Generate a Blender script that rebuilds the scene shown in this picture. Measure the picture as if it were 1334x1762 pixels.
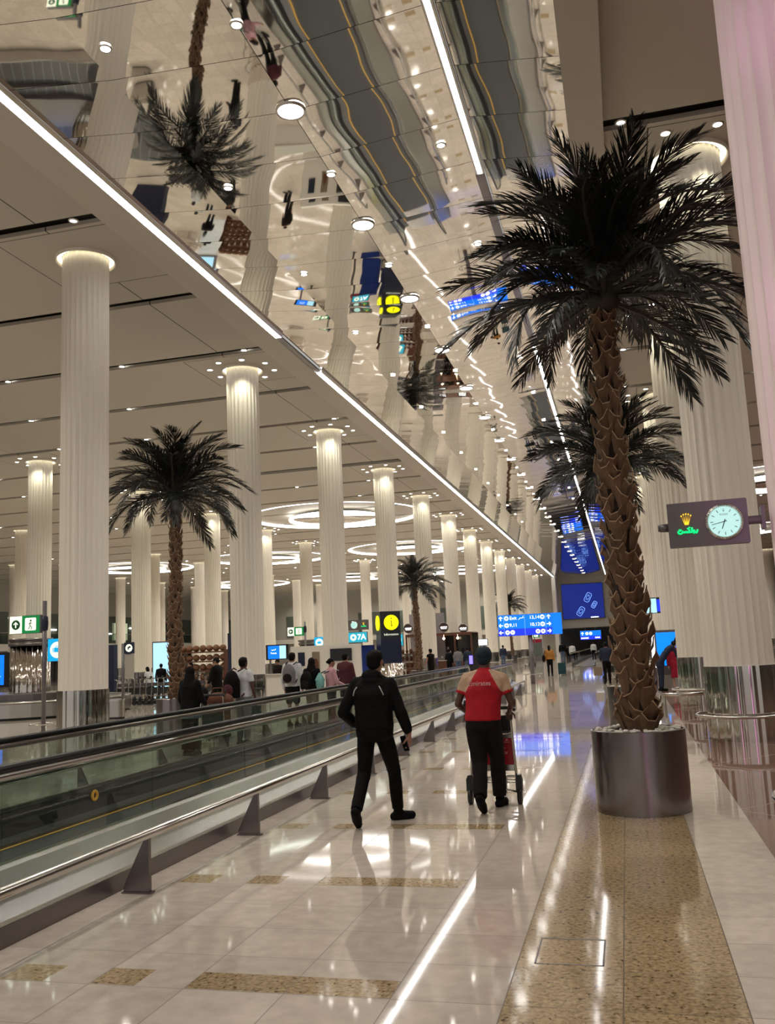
import bpy, bmesh, math, random
from mathutils import Vector, Matrix, Euler
for o in list(bpy.data.objects): bpy.data.objects.remove(o)
scene = bpy.context.scene
COL = scene.collection
random.seed(7)
PI = math.pi
# ------------------------------------------------------------------ camera, world, exposure
yaw, pitch, roll, fpx = -0.248145, 0.151711, -0.0449553, 1561.17
fwd = Vector((math.sin(yaw)*math.cos(pitch), math.cos(yaw)*math.cos(pitch), math.sin(pitch)))
r0 = Vector((math.cos(yaw), -math.sin(yaw), 0)); u0 = r0.cross(fwd)
rgt = r0*math.cos(roll) + u0*math.sin(roll); upv = -r0*math.sin(roll) + u0*math.cos(roll)
cam_data = bpy.data.cameras.new('camera'); cam = bpy.data.objects.new('camera', cam_data); COL.objects.link(cam)
cam.matrix_world = Matrix(((rgt.x, upv.x, -fwd.x, 0), (rgt.y, upv.y, -fwd.y, 0), (rgt.z, upv.z, -fwd.z, 1.7), (0, 0, 0, 1)))
cam_data.sensor_fit = 'VERTICAL'; cam_data.sensor_height = 24; cam_data.lens = fpx/1762*24
cam_data.clip_start = 0.05; cam_data.clip_end = 500
scene.camera = cam
scene.view_settings.view_transform = 'Standard'; scene.view_settings.look = 'None'
scene.view_settings.gamma = 1; scene.view_settings.use_curve_mapping = False
scene.view_settings.exposure = 0.0
world = bpy.data.worlds.new('world'); scene.world = world; world.use_nodes = True
world.node_tree.nodes['Background'].inputs[0].default_value = (0.85, 0.82, 0.78, 1)
world.node_tree.nodes['Background'].inputs[1].default_value = 0.5
CEIL = 10.36
PITCH = 8.36
Y0 = 16.45
ROWS = [-10.65, -23.6, -36.7, -49.7]
RROW = 1.8
LAMPK = 2.1
def lamp(kind, name, loc, energy, color=(1, .95, .88), size=.5, rot=(0, 0, 0), spread=None, angle=None):
    d = bpy.data.lights.new(name, kind); d.energy = energy*LAMPK; d.color = color
    if kind == 'AREA':
        d.shape = 'DISK'; d.size = size
        if spread: d.spread = spread
    elif kind == 'SPOT':
        d.shadow_soft_size = size; d.spot_size = angle or 2.2; d.spot_blend = .6
    else: d.shadow_soft_size = size
    o = bpy.data.objects.new(name, d); COL.objects.link(o); o.location = loc; o.rotation_euler = rot
    return o
# downlighting of the raft, the left hall and the right hall
for k in range(-3, 26):
    lamp('SPOT', 'raft_light', (-4.38, 12.3+4.05*k, 10.0), 185, (1, .95, .86), .07, angle=2.3)
for k in range(-2, 13):
    for i, X in enumerate((-17.1, -30.1, -43.2)):
        lamp('SPOT', 'hall_light', (X, Y0+PITCH*k+4.2, 10.2), 450, (1, .96, .82), .12, angle=2.6)
    lamp('SPOT', 'side_hall_light', (8.2, Y0+PITCH*k+4.2, 10.2), 430, (1, .95, .84), .12, angle=2.6)
# pink light of the coloured wash behind the camera on the right
for z in (3.2, 5.8, 8.6):
    pk = lamp('SPOT', 'pink_wash_light', (-1.5, -1.0, 2.6), 330, (1, .45, .88), .12, angle=.40)
    pk.rotation_euler = (Vector((2.45, 8.1, z))-Vector((-1.5, -1.0, 2.6))).to_track_quat('-Z', 'Y').to_euler()
# light of the downlight rings about the column heads
for X, k0, k1 in ((-10.65, 1, 9), (-23.6, 2, 6), (1.8, 0, 5)):
    for k in range(k0, k1):
        for a in (PI/8, PI/8+PI/2, PI/8+PI, PI/8+1.5*PI):
            if X == -10.65 and a < 1 : continue
            lamp('SPOT', 'column_wash_light', (X+(.97 if X < 0 else 1.12)*math.cos(a), Y0+PITCH*k+(.97 if X < 0 else 1.12)*math.sin(a), CEIL-.05), 55, (1, .98, .76), .06, angle=1.9)

# ------------------------------------------------------------------ node helpers and materials
def mat(name, col, rough=.5, metal=0, emit=0, ecol=None, spec=.5, bump=None, var=None, trans=0, coat=0):
    m = bpy.data.materials.new(name); m.use_nodes = True
    nt = m.node_tree; b = nt.nodes['Principled BSDF']
    b.inputs['Base Color'].default_value = (*col, 1); b.inputs['Roughness'].default_value = rough
    b.inputs['Metallic'].default_value = metal; b.inputs['Specular IOR Level'].default_value = spec
    b.inputs['Coat Weight'].default_value = coat
    if emit:
        b.inputs['Emission Color'].default_value = (*(ecol or col), 1); b.inputs['Emission Strength'].default_value = emit
    tc = nt.nodes.new('ShaderNodeTexCoord')
    if var:   # (scale, amount) colour mottling
        n = nt.nodes.new('ShaderNodeTexNoise'); n.inputs['Scale'].default_value = var[0]; n.inputs['Detail'].default_value = 5
        nt.links.new(tc.outputs['Object'], n.inputs['Vector'])
        mx = nt.nodes.new('ShaderNodeMix'); mx.data_type = 'RGBA'
        a = var[1]
        mx.inputs['A'].default_value = (*[c*(1-a) for c in col], 1); mx.inputs['B'].default_value = (*[min(1, c*(1+a)) for c in col], 1)
        nt.links.new(n.outputs['Fac'], mx.inputs['Factor']); nt.links.new(mx.outputs['Result'], b.inputs['Base Color'])
    if bump:  # (scale, distance)
        n = nt.nodes.new('ShaderNodeTexNoise'); n.inputs['Scale'].default_value = bump[0]; n.inputs['Detail'].default_value = bump[2] if len(bump) > 2 else 3
        nt.links.new(tc.outputs['Object'], n.inputs['Vector'])
        bp = nt.nodes.new('ShaderNodeBump'); bp.inputs['Distance'].default_value = bump[1]
        nt.links.new(n.outputs['Fac'], bp.inputs['Height']); nt.links.new(bp.outputs['Normal'], b.inputs['Normal'])
    return m
class NT:
    def __init__(s, m): s.m = m; s.nt = m.node_tree; s.b = s.nt.nodes['Principled BSDF']; s.tc = s.nt.nodes.new('ShaderNodeTexCoord')
    def xyz(s):
        n = s.nt.nodes.new('ShaderNodeSeparateXYZ'); s.nt.links.new(s.tc.outputs['Object'], n.inputs[0]); return n.outputs
    def m_(s, op, a, b=None, c=None):
        n = s.nt.nodes.new('ShaderNodeMath'); n.operation = op
        for i, v in enumerate((a, b, c)):
            if v is None: continue
            if isinstance(v, (int, float)): n.inputs[i].default_value = v
            else: s.nt.links.new(v, n.inputs[i])
        return n.outputs[0]
    def line(s, v, period, off, width):
        f = s.m_('FRACT', s.m_('DIVIDE', s.m_('SUBTRACT', v, off-width/2), period))
        return s.m_('LESS_THAN', f, width/period)
    def mix(s, fac, a, b):
        n = s.nt.nodes.new('ShaderNodeMix'); n.data_type = 'RGBA'
        for k, v in (('Factor', fac), ('A', a), ('B', b)):
            if isinstance(v, tuple): n.inputs[k].default_value = (*v, 1)
            elif isinstance(v, (int, float)): n.inputs[k].default_value = v
            else: s.nt.links.new(v, n.inputs[k])
        return n.outputs['Result']
    def noise(s, scale, detail=4, vec=None):
        n = s.nt.nodes.new('ShaderNodeTexNoise'); n.inputs['Scale'].default_value = scale; n.inputs['Detail'].default_value = detail
        s.nt.links.new(vec or s.tc.outputs['Object'], n.inputs['Vector']); return n.outputs['Fac']
    def ramp(s, v, lo, hi):
        n = s.nt.nodes.new('ShaderNodeMapRange'); s.nt.links.new(v, n.inputs[0]); n.inputs[1].default_value = lo; n.inputs[2].default_value = hi; return n.outputs[0]
    def color(s, v): s.nt.links.new(v, s.b.inputs['Base Color'])

def tile_mat(name, c1, c2, joint, px, ox, py, oy, w=.006, rough=.045, fleck=None, sc=9, diag=False):
    m = mat(name, c1, rough); t = NT(m); x, y, z = t.xyz()
    if diag:
        x, y = t.m_('MULTIPLY', t.m_('ADD', x, y), .7071), t.m_('MULTIPLY', t.m_('SUBTRACT', x, y), .7071)
    col = t.mix(t.ramp(t.noise(sc, 6), .3, .7), c1, c2)
    if fleck:
        v = t.noise(fleck[1], 3); col = t.mix(t.ramp(v, fleck[2], fleck[2]+.06), col, fleck[0])
        v = t.noise(fleck[1]*.55, 2); col = t.mix(t.m_('MULTIPLY', t.ramp(v, .58, .66), .7), col, fleck[3])
    # slight tone change from tile to tile
    cell = t.nt.nodes.new('ShaderNodeCombineXYZ')
    t.nt.links.new(t.m_('FLOOR', t.m_('DIVIDE', t.m_('SUBTRACT', x, ox), px)), cell.inputs[0])
    t.nt.links.new(t.m_('FLOOR', t.m_('DIVIDE', t.m_('SUBTRACT', y, oy), py)), cell.inputs[1])
    wn = t.nt.nodes.new('ShaderNodeTexWhiteNoise'); t.nt.links.new(cell.outputs[0], wn.inputs['Vector'])
    hsv = t.nt.nodes.new('ShaderNodeHueSaturation'); t.nt.links.new(col, hsv.inputs['Color'])
    t.nt.links.new(t.m_('ADD', t.m_('MULTIPLY', wn.outputs['Value'], .14), .93), hsv.inputs['Value'])
    j = t.m_('MAXIMUM', t.line(x, px, ox, w), t.line(y, py, oy, w))
    t.color(t.mix(j, hsv.outputs['Color'], joint))
    t.nt.links.new(t.m_('ADD', t.m_('MULTIPLY', j, .4), rough), t.b.inputs['Roughness'])
    return m
M = {}
M['tile'] = tile_mat('polished_cream_tile', (.50, .43, .375), (.60, .52, .455), (.16, .14, .12), .56, -.71, .524, 5.145)
M['granite'] = tile_mat('gold_granite', (.20, .135, .07), (.52, .385, .23), (.10, .07, .04), .56, -.71, .524, 5.145, rough=.07, sc=38, fleck=((.10, .06, .03), 30, .60, (.40, .29, .17)))
M['brown'] = tile_mat('polished_brown_stone', (.20, .115, .09), (.24, .14, .11), (.42, .30, .24), 2.4, .4, 2.4, .9, w=.012, rough=.04, sc=3, diag=True)
M['mirror'] = mat('mirror_steel', (.80, .78, .73), .025, 1, bump=(.9, .016, 1.5))
t = NT(M['mirror']); x, y, z = t.xyz()
jj = t.m_('MAXIMUM', t.line(y, 1.393, 12.34, .012), t.line(x, 40, -4.38, .012))
t.color(t.mix(jj, (.80, .78, .73), (.03, .03, .03)))
# cushion of every mirror panel, so that each one bends the reflection
fr = t.m_('FRACT', t.m_('DIVIDE', t.m_('SUBTRACT', y, 12.34), 1.393))
cush = t.m_('MULTIPLY', fr, t.m_('SUBTRACT', 1.0, fr))
hh = t.m_('ADD', t.m_('MULTIPLY', cush, .55), t.noise(.5, 1))
for n in t.nt.nodes:
    if n.type == 'BUMP': t.nt.links.new(hh, n.inputs['Height'])
M['ceiling'] = mat('ceiling_panel', (.50, .465, .40), .55)
t = NT(M['ceiling']); x, y, z = t.xyz()
# joints along the rows of columns, and a square panel about each column
lx = t.line(x, 13.02, -10.65, .03)
ax = t.m_('ABSOLUTE', t.m_('SUBTRACT', t.m_('MULTIPLY', t.m_('FRACT', t.m_('DIVIDE', t.m_('ADD', x, 10.65+6.51+130.2), 13.02)), 13.02), 6.51))
ay = t.m_('ABSOLUTE', t.m_('SUBTRACT', t.m_('MULTIPLY', t.m_('FRACT', t.m_('DIVIDE', t.m_('SUBTRACT', y, Y0-4.18-83.6), PITCH)), PITCH), 4.18))
d = t.m_('MAXIMUM', ax, ay); sq = t.m_('COMPARE', d, 1.3, .012); inside = t.m_('LESS_THAN', d, 1.3)
lx = t.m_('MULTIPLY', lx, t.m_('SUBTRACT', 1.0, inside))
t.color(t.mix(t.m_('MAXIMUM', lx, sq), (.50, .465, .40), (.05, .045, .04)))
M['ceiling_plain'] = mat('plain_ceiling_panel', (.55, .515, .45), .55)
M['slot'] = mat('dark_slot', (.12, .11, .10), .6)
M['white_trim'] = mat('white_trim', (.72, .68, .62), .5)
M['shaft'] = mat('fluted_white_stone', (.82, .765, .67), .45, var=(.35, .05))
M['steel_mirror'] = mat('mirror_polished_steel', (.70, .655, .61), .08, 1)
M['skirt'] = mat('walkway_skirt_steel', (.46, .455, .43), .24, 1)
M['steel'] = mat('brushed_steel', (.48, .46, .44), .26, 1)
M['steel_dark'] = mat('dark_brushed_steel', (.25, .225, .22), .32, 1)
M['rail'] = mat('satin_rail_steel', (.62, .60, .57), .22, 1)
M['black'] = mat('black_rubber', (.012, .012, .012), .35)
M['led'] = mat('led_strip_light', (1, 1, 1), .5, emit=14, ecol=(1, .97, .95))
M['led_soft'] = mat('led_cove_light', (1, 1, 1), .5, emit=7, ecol=(1, .97, .93))
M['cove_glow'] = mat('warm_cove_light', (1, 1, 1), .5, emit=3.4, ecol=(1, .95, .70))
M['lens'] = mat('downlight_lens', (1, 1, 1), .5, emit=22, ecol=(1, .96, .90))
M['lens_off'] = mat('dim_downlight_lens', (.6, .6, .6), .1, emit=1.2, ecol=(1, .97, .93))
M['trim_ring'] = mat('downlight_trim', (.7, .68, .64), .3, 1)
M['frond'] = mat('dark_palm_leaflet', (.011, .014, .012), .45, var=(6, .4))
M['rachis'] = mat('palm_leaf_stem', (.035, .032, .02), .6)
M['bark'] = mat('palm_boot_bark', (.15, .085, .048), .75, var=(7, .75), bump=(60, .004))
M['bark_rim'] = mat('palm_boot_cut_rim', (.48, .33, .21), .8, var=(12, .4))
M['bark_core'] = mat('palm_trunk_core', (.022, .012, .008), .9)
M['pebble'] = mat('white_pebbles', (.62, .58, .52), .6, var=(20, .2))
M['wall'] = mat('cream_wall', (.40, .375, .33), .6)
M['wall_dark'] = mat('dark_interior', (.05, .048, .045), .6)
M['grey'] = mat('grey_metal_paint', (.17, .155, .165), .35, .4)
M['mauve'] = mat('mauve_grey_sign_case', (.15, .13, .135), .4, .3)
M['navy'] = mat('navy_panel', (.008, .014, .045), .35)
M['yellow_line'] = mat('yellow_edge_line', (.75, .42, .05), .5)
def glow(name, c, e): return mat(name, (c[0]*.3, c[1]*.3, c[2]*.3), .5, emit=e, ecol=c)
M['g_white'] = glow('lit_white_lettering', (1, 1, 1), 2.2)
M['g_cream'] = glow('lit_cream_panel', (.95, 1, .80), 1.1)
M['g_green'] = glow('lit_green_panel', (.0, .20, .045), 1.0)
M['g_cyan'] = glow('lit_cyan_panel', (.0, .36, .72), 1.15)
M['g_teal'] = glow('lit_teal_panel', (.02, .42, .58), 1.0)
M['g_blue'] = glow('lit_blue_panel', (.0, .145, .80), 1.6)
M['g_blue2'] = glow('lit_deep_blue_panel', (.01, .03, .75), 1.6)
M['g_screen'] = glow('blue_screen', (.003, .016, .20), 1.0)
M['g_yellow'] = glow('lit_yellow_disc', (.95, .93, .0), 1.15)
M['g_paleblue'] = glow('lit_pale_blue_panel', (.45, .80, 1.0), 1.1)
M['g_red'] = glow('lit_red_panel', (.95, .07, .10), 1.0)
M['g_rgreen'] = glow('green_neon', (.0, .85, .22), 1.3)
M['g_gold'] = glow('gold_neon', (1, .60, .02), 1.5)
M['g_dial'] = glow('lit_clock_dial', (.52, .86, .80), .95)
M['g_warm'] = glow('warm_bulb', (1, .75, .5), 9)
M['g_purewhite'] = glow('bright_white_lightbox', (.85, .93, 1), 4)
M['g_violet'] = glow('violet_display', (.15, .12, 1), 3)
def glass_mat(name, tint, rough=.0):
    m = bpy.data.materials.new(name); m.use_nodes = True; nt = m.node_tree
    nt.nodes.remove(nt.nodes['Principled BSDF']); out = nt.nodes['Material Output']
    tr = nt.nodes.new('ShaderNodeBsdfTransparent'); tr.inputs[0].default_value = (*tint, 1)
    gl = nt.nodes.new('ShaderNodeBsdfGlossy'); gl.inputs['Roughness'].default_value = rough
    lw = nt.nodes.new('ShaderNodeFresnel'); lw.inputs[0].default_value = 1.5
    mx = nt.nodes.new('ShaderNodeMixShader'); gm = nt.nodes.new('ShaderNodeNewGeometry'); mm = nt.nodes.new('ShaderNodeMath'); mm.operation = 'SUBTRACT'; mm.use_clamp = True
    nt.links.new(lw.outputs[0], mm.inputs[0]); nt.links.new(gm.outputs['Backfacing'], mm.inputs[1]); nt.links.new(mm.outputs[0], mx.inputs[0]); nt.links.new(tr.outputs[0], mx.inputs[1]); nt.links.new(gl.outputs[0], mx.inputs[2])
    nt.links.new(mx.outputs[0], out.inputs[0]); return m
M['glass'] = glass_mat('greenish_balustrade_glass', (.74, .80, .765))
def cloth(name, c, v=.25, rough=.85): return mat(name, c, rough, spec=(.12 if max(c) < .03 else .4), var=(14, v), bump=(26, .004))

# ------------------------------------------------------------------ mesh builder
class MB:
    def __init__(s): s.v = []; s.f = []; s.mi = []
    def add(s, vs, fs, mi=0):
        n = len(s.v); s.v += [tuple(v) for v in vs]; s.f += [tuple(i+n for i in f) for f in fs]; s.mi += [mi]*len(fs); return s
    def box(s, x0, x1, y0, y1, z0, z1, mi=0, M4=None):
        vs = [Vector((x, y, z)) for x in (x0, x1) for y in (y0, y1) for z in (z0, z1)]
        if M4: vs = [M4 @ v for v in vs]
        return s.add(vs, [(0, 1, 3, 2), (4, 6, 7, 5), (0, 4, 5, 1), (2, 3, 7, 6), (0, 2, 6, 4), (1, 5, 7, 3)], mi)
    def cbox(s, c, d, mi=0, M4=None): return s.box(c[0]-d[0]/2, c[0]+d[0]/2, c[1]-d[1]/2, c[1]+d[1]/2, c[2]-d[2]/2, c[2]+d[2]/2, mi, M4)
    def cone(s, p0, p1, r0, r1=None, n=12, mi=0, caps=True):
        p0 = Vector(p0); p1 = Vector(p1); r1 = r0 if r1 is None else r1
        d = (p1-p0)
        if d.length < 1e-6: return s
        d.normalize(); a = d.orthogonal().normalized(); b = d.cross(a)
        vs = []
        for p, r in ((p0, r0), (p1, r1)):
            for i in range(n):
                t = 2*PI*i/n; vs.append(p+(a*math.cos(t)+b*math.sin(t))*r)
        fs = [(i, (i+1) % n, n+(i+1) % n, n+i) for i in range(n)]
        if caps: fs += [tuple(range(n-1, -1, -1)), tuple(range(n, 2*n))]
        return s.add(vs, fs, mi)
    def tube(s, pts, r, n=8, mi=0, closed=False):
        pts = [Vector(p) for p in pts]; m = len(pts); rings = []; a = None
        rr = r if isinstance(r, (list, tuple)) else [r]*m
        for i, p in enumerate(pts):
            if closed: d = pts[(i+1) % m]-pts[i-1]
            else: d = pts[min(i+1, m-1)]-pts[max(i-1, 0)]
            d.normalize()
            if a is None: a = d.orthogonal().normalized()
            a = (a-d*a.dot(d))
            a = a.normalized() if a.length > 1e-5 else d.orthogonal().normalized()
            b = d.cross(a); rings.append([p+(a*math.cos(2*PI*k/n)+b*math.sin(2*PI*k/n))*rr[i] for k in range(n)])
        vs = [v for R in rings for v in R]; fs = []
        for i in range(m if closed else m-1):
            j = (i+1) % m
            for k in range(n): fs.append((i*n+k, i*n+(k+1) % n, j*n+(k+1) % n, j*n+k))
        if not closed: fs += [tuple(range(n-1, -1, -1)), tuple((m-1)*n+k for k in range(n))]
        return s.add(vs, fs, mi)
    def torus(s, c, R, r, n=48, m=8, mi=0, a0=0, a1=2*PI):
        full = abs(a1-a0) > 6.28
        k = n if full else n+1
        return s.tube([(c[0]+R*math.cos(a0+(a1-a0)*i/n), c[1]+R*math.sin(a0+(a1-a0)*i/n), c[2]) for i in range(k)], r, m, mi, closed=full)
    def lathe(s, prof, n=32, c=(0, 0, 0), mi=0, caps=False):
        vs = []; m = len(prof)
        for r, z in prof:
            for i in range(n): t = 2*PI*i/n; vs.append((c[0]+r*math.cos(t), c[1]+r*math.sin(t), c[2]+z))
        fs = [(j*n+i, j*n+(i+1) % n, (j+1)*n+(i+1) % n, (j+1)*n+i) for j in range(m-1) for i in range(n)]
        if caps: fs += [tuple(range(n-1, -1, -1)), tuple((m-1)*n+i for i in range(n))]
        return s.add(vs, fs, mi)
    def ball(s, c, r, n=12, m=8, mi=0, M4=None):
        if isinstance(r, (int, float)): r = (r, r, r)
        vs = [Vector((0, 0, -1))]; fs = []
        for j in range(1, m):
            ph = -PI/2+PI*j/m
            for i in range(n): t = 2*PI*i/n; vs.append(Vector((math.cos(ph)*math.cos(t), math.cos(ph)*math.sin(t), math.sin(ph))))
        vs.append(Vector((0, 0, 1)))
        vs = [Vector((v.x*r[0], v.y*r[1], v.z*r[2])) for v in vs]
        if M4: vs = [M4 @ v for v in vs]
        vs = [v+Vector(c) for v in vs]
        for i in range(n): fs.append((0, 1+(i+1) % n, 1+i)); fs.append((len(vs)-1, 1+(m-2)*n+i, 1+(m-2)*n+(i+1) % n))
        for j in range(m-2):
            for i in range(n): a = 1+j*n+i; b = 1+j*n+(i+1) % n; fs.append((a, b, b+n, a+n))
        return s.add(vs, fs, mi)
    def prism(s, poly, axis, a0, a1, mi=0, M4=None):
        # poly in the other two axes; axis 0,1,2 extruded from a0 to a1
        def mk(p, a):
            if axis == 0: return Vector((a, p[0], p[1]))
            if axis == 1: return Vector((p[0], a, p[1]))
            return Vector((p[0], p[1], a))
        n = len(poly); vs = [mk(p, a0) for p in poly]+[mk(p, a1) for p in poly]
        if M4: vs = [M4 @ v for v in vs]
        return s.add(vs, [tuple(range(n-1, -1, -1)), tuple(range(n, 2*n))]+[(i, (i+1) % n, n+(i+1) % n, n+i) for i in range(n)], mi)
    def loft(s, rings, n=16, mi=0):
        # rings: (centre, rx, ry[, rotation about z])
        vs = []
        for R in rings:
            c, rx, ry = Vector(R[0]), R[1], R[2]; az = R[3] if len(R) > 3 else 0
            for i in range(n):
                t = 2*PI*i/n; x = rx*math.copysign(abs(math.cos(t))**.85, math.cos(t)); y = ry*math.copysign(abs(math.sin(t))**.85, math.sin(t))
                vs.append(c+Vector((x*math.cos(az)-y*math.sin(az), x*math.sin(az)+y*math.cos(az), 0)))
        m = len(rings)
        fs = [(j*n+i, j*n+(i+1) % n, (j+1)*n+(i+1) % n, (j+1)*n+i) for j in range(m-1) for i in range(n)]
        fs += [tuple(range(n-1, -1, -1)), tuple((m-1)*n+i for i in range(n))]
        return s.add(vs, fs, mi)
    def mesh(s, name, mats, smooth=False):
        me = bpy.data.meshes.new(name); me.from_pydata(s.v, [], s.f)
        for m in (mats if isinstance(mats, (list, tuple)) else [mats]): me.materials.append(m)
        me.polygons.foreach_set('material_index', s.mi)
        if smooth: me.polygons.foreach_set('use_smooth', [True]*len(s.f))
        me.update(); return me
    def build(s, name, mats, parent=None, smooth=False, loc=None, rot=None, auto=False):
        me = s.mesh(name, mats, smooth or auto)
        if auto:
            try: me.set_sharp_from_angle(angle=math.radians(35))
            except Exception: pass
        return link(name, me, parent, loc, rot)
def link(name, me, parent=None, loc=None, rot=None):
    o = bpy.data.objects.new(name, me); COL.objects.link(o)
    if parent: o.parent = parent
    if loc is not None: o.location = loc
    if rot is not None: o.rotation_euler = rot
    return o
def tag(o, label, cat, group=None):
    o['label'] = label; o['category'] = cat
    if group: o['group'] = group
    return o
def struct(o): o['kind'] = 'structure'; return o
def thing(name, label, cat, loc=(0, 0, 0), rz=0, group=None):
    o = bpy.data.objects.new(name, None); o.empty_display_size = .2; COL.objects.link(o); o.location = loc; o.rotation_euler = (0, 0, rz)
    return tag(o, label, cat, group)
def dup(root, loc=None, rz=None, label=None, group=None):
    r = root.copy(); COL.objects.link(r)
    if loc is not None: r.location = loc
    if rz is not None: r.rotation_euler = (0, 0, rz)
    if label: r['label'] = label
    if group: r['group'] = group
    for ch in list(root.children):
        c = ch.copy(); COL.objects.link(c); c.parent = r
        for g in list(ch.children):
            d = g.copy(); COL.objects.link(d); d.parent = c
    return r
def evalmesh(ob):
    dg = bpy.context.evaluated_depsgraph_get(); return bpy.data.meshes.new_from_object(ob.evaluated_get(dg))
def text(s, size, m, parent, loc, rz=0, name='lettering', align='CENTER', depth=.002, rx=PI/2, bold=0):
    cu = bpy.data.curves.new(name, 'FONT'); cu.body = s; cu.size = size; cu.align_x = align; cu.align_y = 'CENTER'; cu.extrude = depth; cu.offset = bold
    cu.resolution_u = 3
    ob = bpy.data.objects.new(name, cu); COL.objects.link(ob); bpy.context.view_layer.update()
    me = evalmesh(ob); bpy.data.objects.remove(ob); me.materials.clear(); me.materials.append(m)
    return link(name, me, parent, loc, (rx, 0, rz))
def remesh(mb, voxel, m, name, parent, smooth=3, disp=None):
    me0 = mb.mesh(name, m, True); ob = bpy.data.objects.new('tmp', me0); COL.objects.link(ob)
    r = ob.modifiers.new('r', 'REMESH'); r.mode = 'VOXEL'; r.voxel_size = voxel; r.use_smooth_shade = True
    if smooth: k = ob.modifiers.new('s', 'SMOOTH'); k.iterations = smooth; k.factor = .5
    if disp:
        tx = bpy.data.textures.new('folds', 'CLOUDS'); tx.noise_scale = disp[0]; dm = ob.modifiers.new('d', 'DISPLACE'); dm.texture = tx; dm.strength = disp[1]; dm.mid_level = .5
    bpy.context.view_layer.update()
    me = evalmesh(ob); bpy.data.objects.remove(ob)
    me.polygons.foreach_set('use_smooth', [True]*len(me.polygons))
    if not me.materials: me.materials.append(m)
    return link(name, me, parent)
ORD = ['first', 'second', 'third', 'fourth', 'fifth', 'sixth', 'seventh', 'eighth', 'ninth', 'tenth', 'eleventh', 'twelfth', 'thirteenth', 'fourteenth', 'fifteenth', 'sixteenth', 'seventeenth', 'eighteenth', 'nineteenth', 'twentieth', 'twenty-first', 'twenty-second', 'twenty-third', 'twenty-fourth', 'twenty-fifth', 'twenty-sixth', 'twenty-seventh', 'twenty-eighth', 'twenty-ninth', 'thirtieth']

# ------------------------------------------------------------------ setting: floors
YB, YF = -14, 124.2
def slab(name, x0, x1, y0, y1, z0, z1, m): return struct(MB().box(x0, x1, y0, y1, z0, z1).build(name, m))
slab('floor', -62, -.71, YB, YF, -.1, 0, M['tile'])
slab('floor', -.71, .41, YB, YF, -.1, 0, M['granite'])
slab('floor', .41, .97, YB, YF, -.1, 0, M['tile'])
slab('floor', .97, 34, YB, YF, -.1, 0, M['brown'])
g = MB()
for j in range(-4, 50):
    y = 4.63+2.096*j
    if y > 118: break
    for a, b in ((-2.39, -1.27), (-2.95, -2.68), (-3.51, -3.24)):
        g.box(a+.003, b-.003, y, y+.24, -.02, .0008)
struct(g.build('floor', M['granite']))
# round access hatch outline in the granite
h = MB()
for a in ((-.62, -.25, 5.215, 5.227), (-.62, -.25, 5.643, 5.655), (-.62, -.61, 5.215, 5.655), (-.26, -.25, 5.215, 5.655)): h.box(a[0], a[1], a[2], a[3], 0, .0015)
tag(h.build('floor_hatch', M['steel_dark']), 'square steel rim of a floor hatch set in the gold granite strip', 'hatch')

# ------------------------------------------------------------------ ceiling
def ceiling_side(xa, xb):
    c = MB(); k = -7
    ys = [14.85+4.18*k for k in range(-7, 27)]
    for a, b in zip(ys[:-1], ys[1:]):
        c.box(xa, xb, a+.17, b-.17, CEIL, CEIL+.09)
    struct(c.build('ceiling', M['ceiling']))
    slab('ceiling', xa, xb, ys[0], ys[-1], CEIL+.24, CEIL+.30, M['slot'])
ceiling_side(-62, -9.35); ceiling_side(.32, 34)
slab('ceiling', -9.35, -8.66, -14.4, YF, CEIL-.03, CEIL+.1, M['ceiling_plain'])
slab('ceiling', -.25, .32, -14.4, YF, CEIL-.27, CEIL+.4, M['ceiling_plain'])
# the mirror raft, shallow folded section
prof = [(-8.44, 10.41), (-6.67, 10.20), (-4.38, 10.08), (-1.98, 10.30)]
prof2 = [(-1.80, 10.30), (-.25, 10.11)]
def raft(pr):
    b = MB(); n = len(pr); ys = [YB-.4+i*2 for i in range(70)]; ys = [y for y in ys if y < YF]+[YF]
    for (x0, z0), (x1, z1) in zip(pr[:-1], pr[1:]):
        for a, c in zip(ys[:-1], ys[1:]): b.add([(x0, a, z0), (x1, a, z1), (x1, c, z1), (x0, c, z0), (x0, a, z0+.05), (x1, a, z1+.05), (x1, c, z1+.05), (x0, c, z0+.05)], [(0, 3, 2, 1), (4, 5, 6, 7)])
    return struct(b.build('ceiling', M['mirror']))
raft(prof); raft(prof2)
LEDL = [(-14, 22.5, 'long white light strip along the left edge of the mirror ceiling, nearest stretch'), (25.9, YF-3.4, 'white light strip along the left edge of the mirror ceiling, stretch beyond the dark gap')]
for a, b, l in LEDL:
    o = thing('light_strip', l, 'light strip', (-8.555, 0, 10.36))
    MB().box(-.08, .08, a, b, -.03, .03).build('diffuser', M['led'], o)
    MB().box(-.095, -.08, a, b, -.05, .05).box(.08, .105, a, b, -.04, .05).build('channel', M['trim_ring'], o)
tag(MB().box(-8.61, -8.50, 22.5, 25.9, 10.34, 10.39).build('light_strip', M['steel_dark']), 'unlit dark stretch in the left light strip of the ceiling', 'light strip')
LEDR = [(-14, 15.5, 'thin white light strip on the right of the mirror ceiling, nearest stretch'), (25.7, YF-3.4, 'thin white light strip on the right of the mirror ceiling, beyond the palm')]
for a, b, l in LEDR:
    o = thing('light_strip', l, 'light strip', (-1.89, 0, 10.27))
    MB().box(-.045, .045, a, b, -.02, .03).build('diffuser', M['led'], o)
    MB().box(-.08, -.045, a, b, -.03, .05).box(.045, .08, a, b, -.03, .05).build('channel', M['trim_ring'], o)
tag(MB().box(-1.98, -1.82, 15.5, 25.7, 10.24, 10.29).build('light_strip', M['steel_dark']), 'unlit dark stretch in the right light strip above the big palm', 'light strip')

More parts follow.
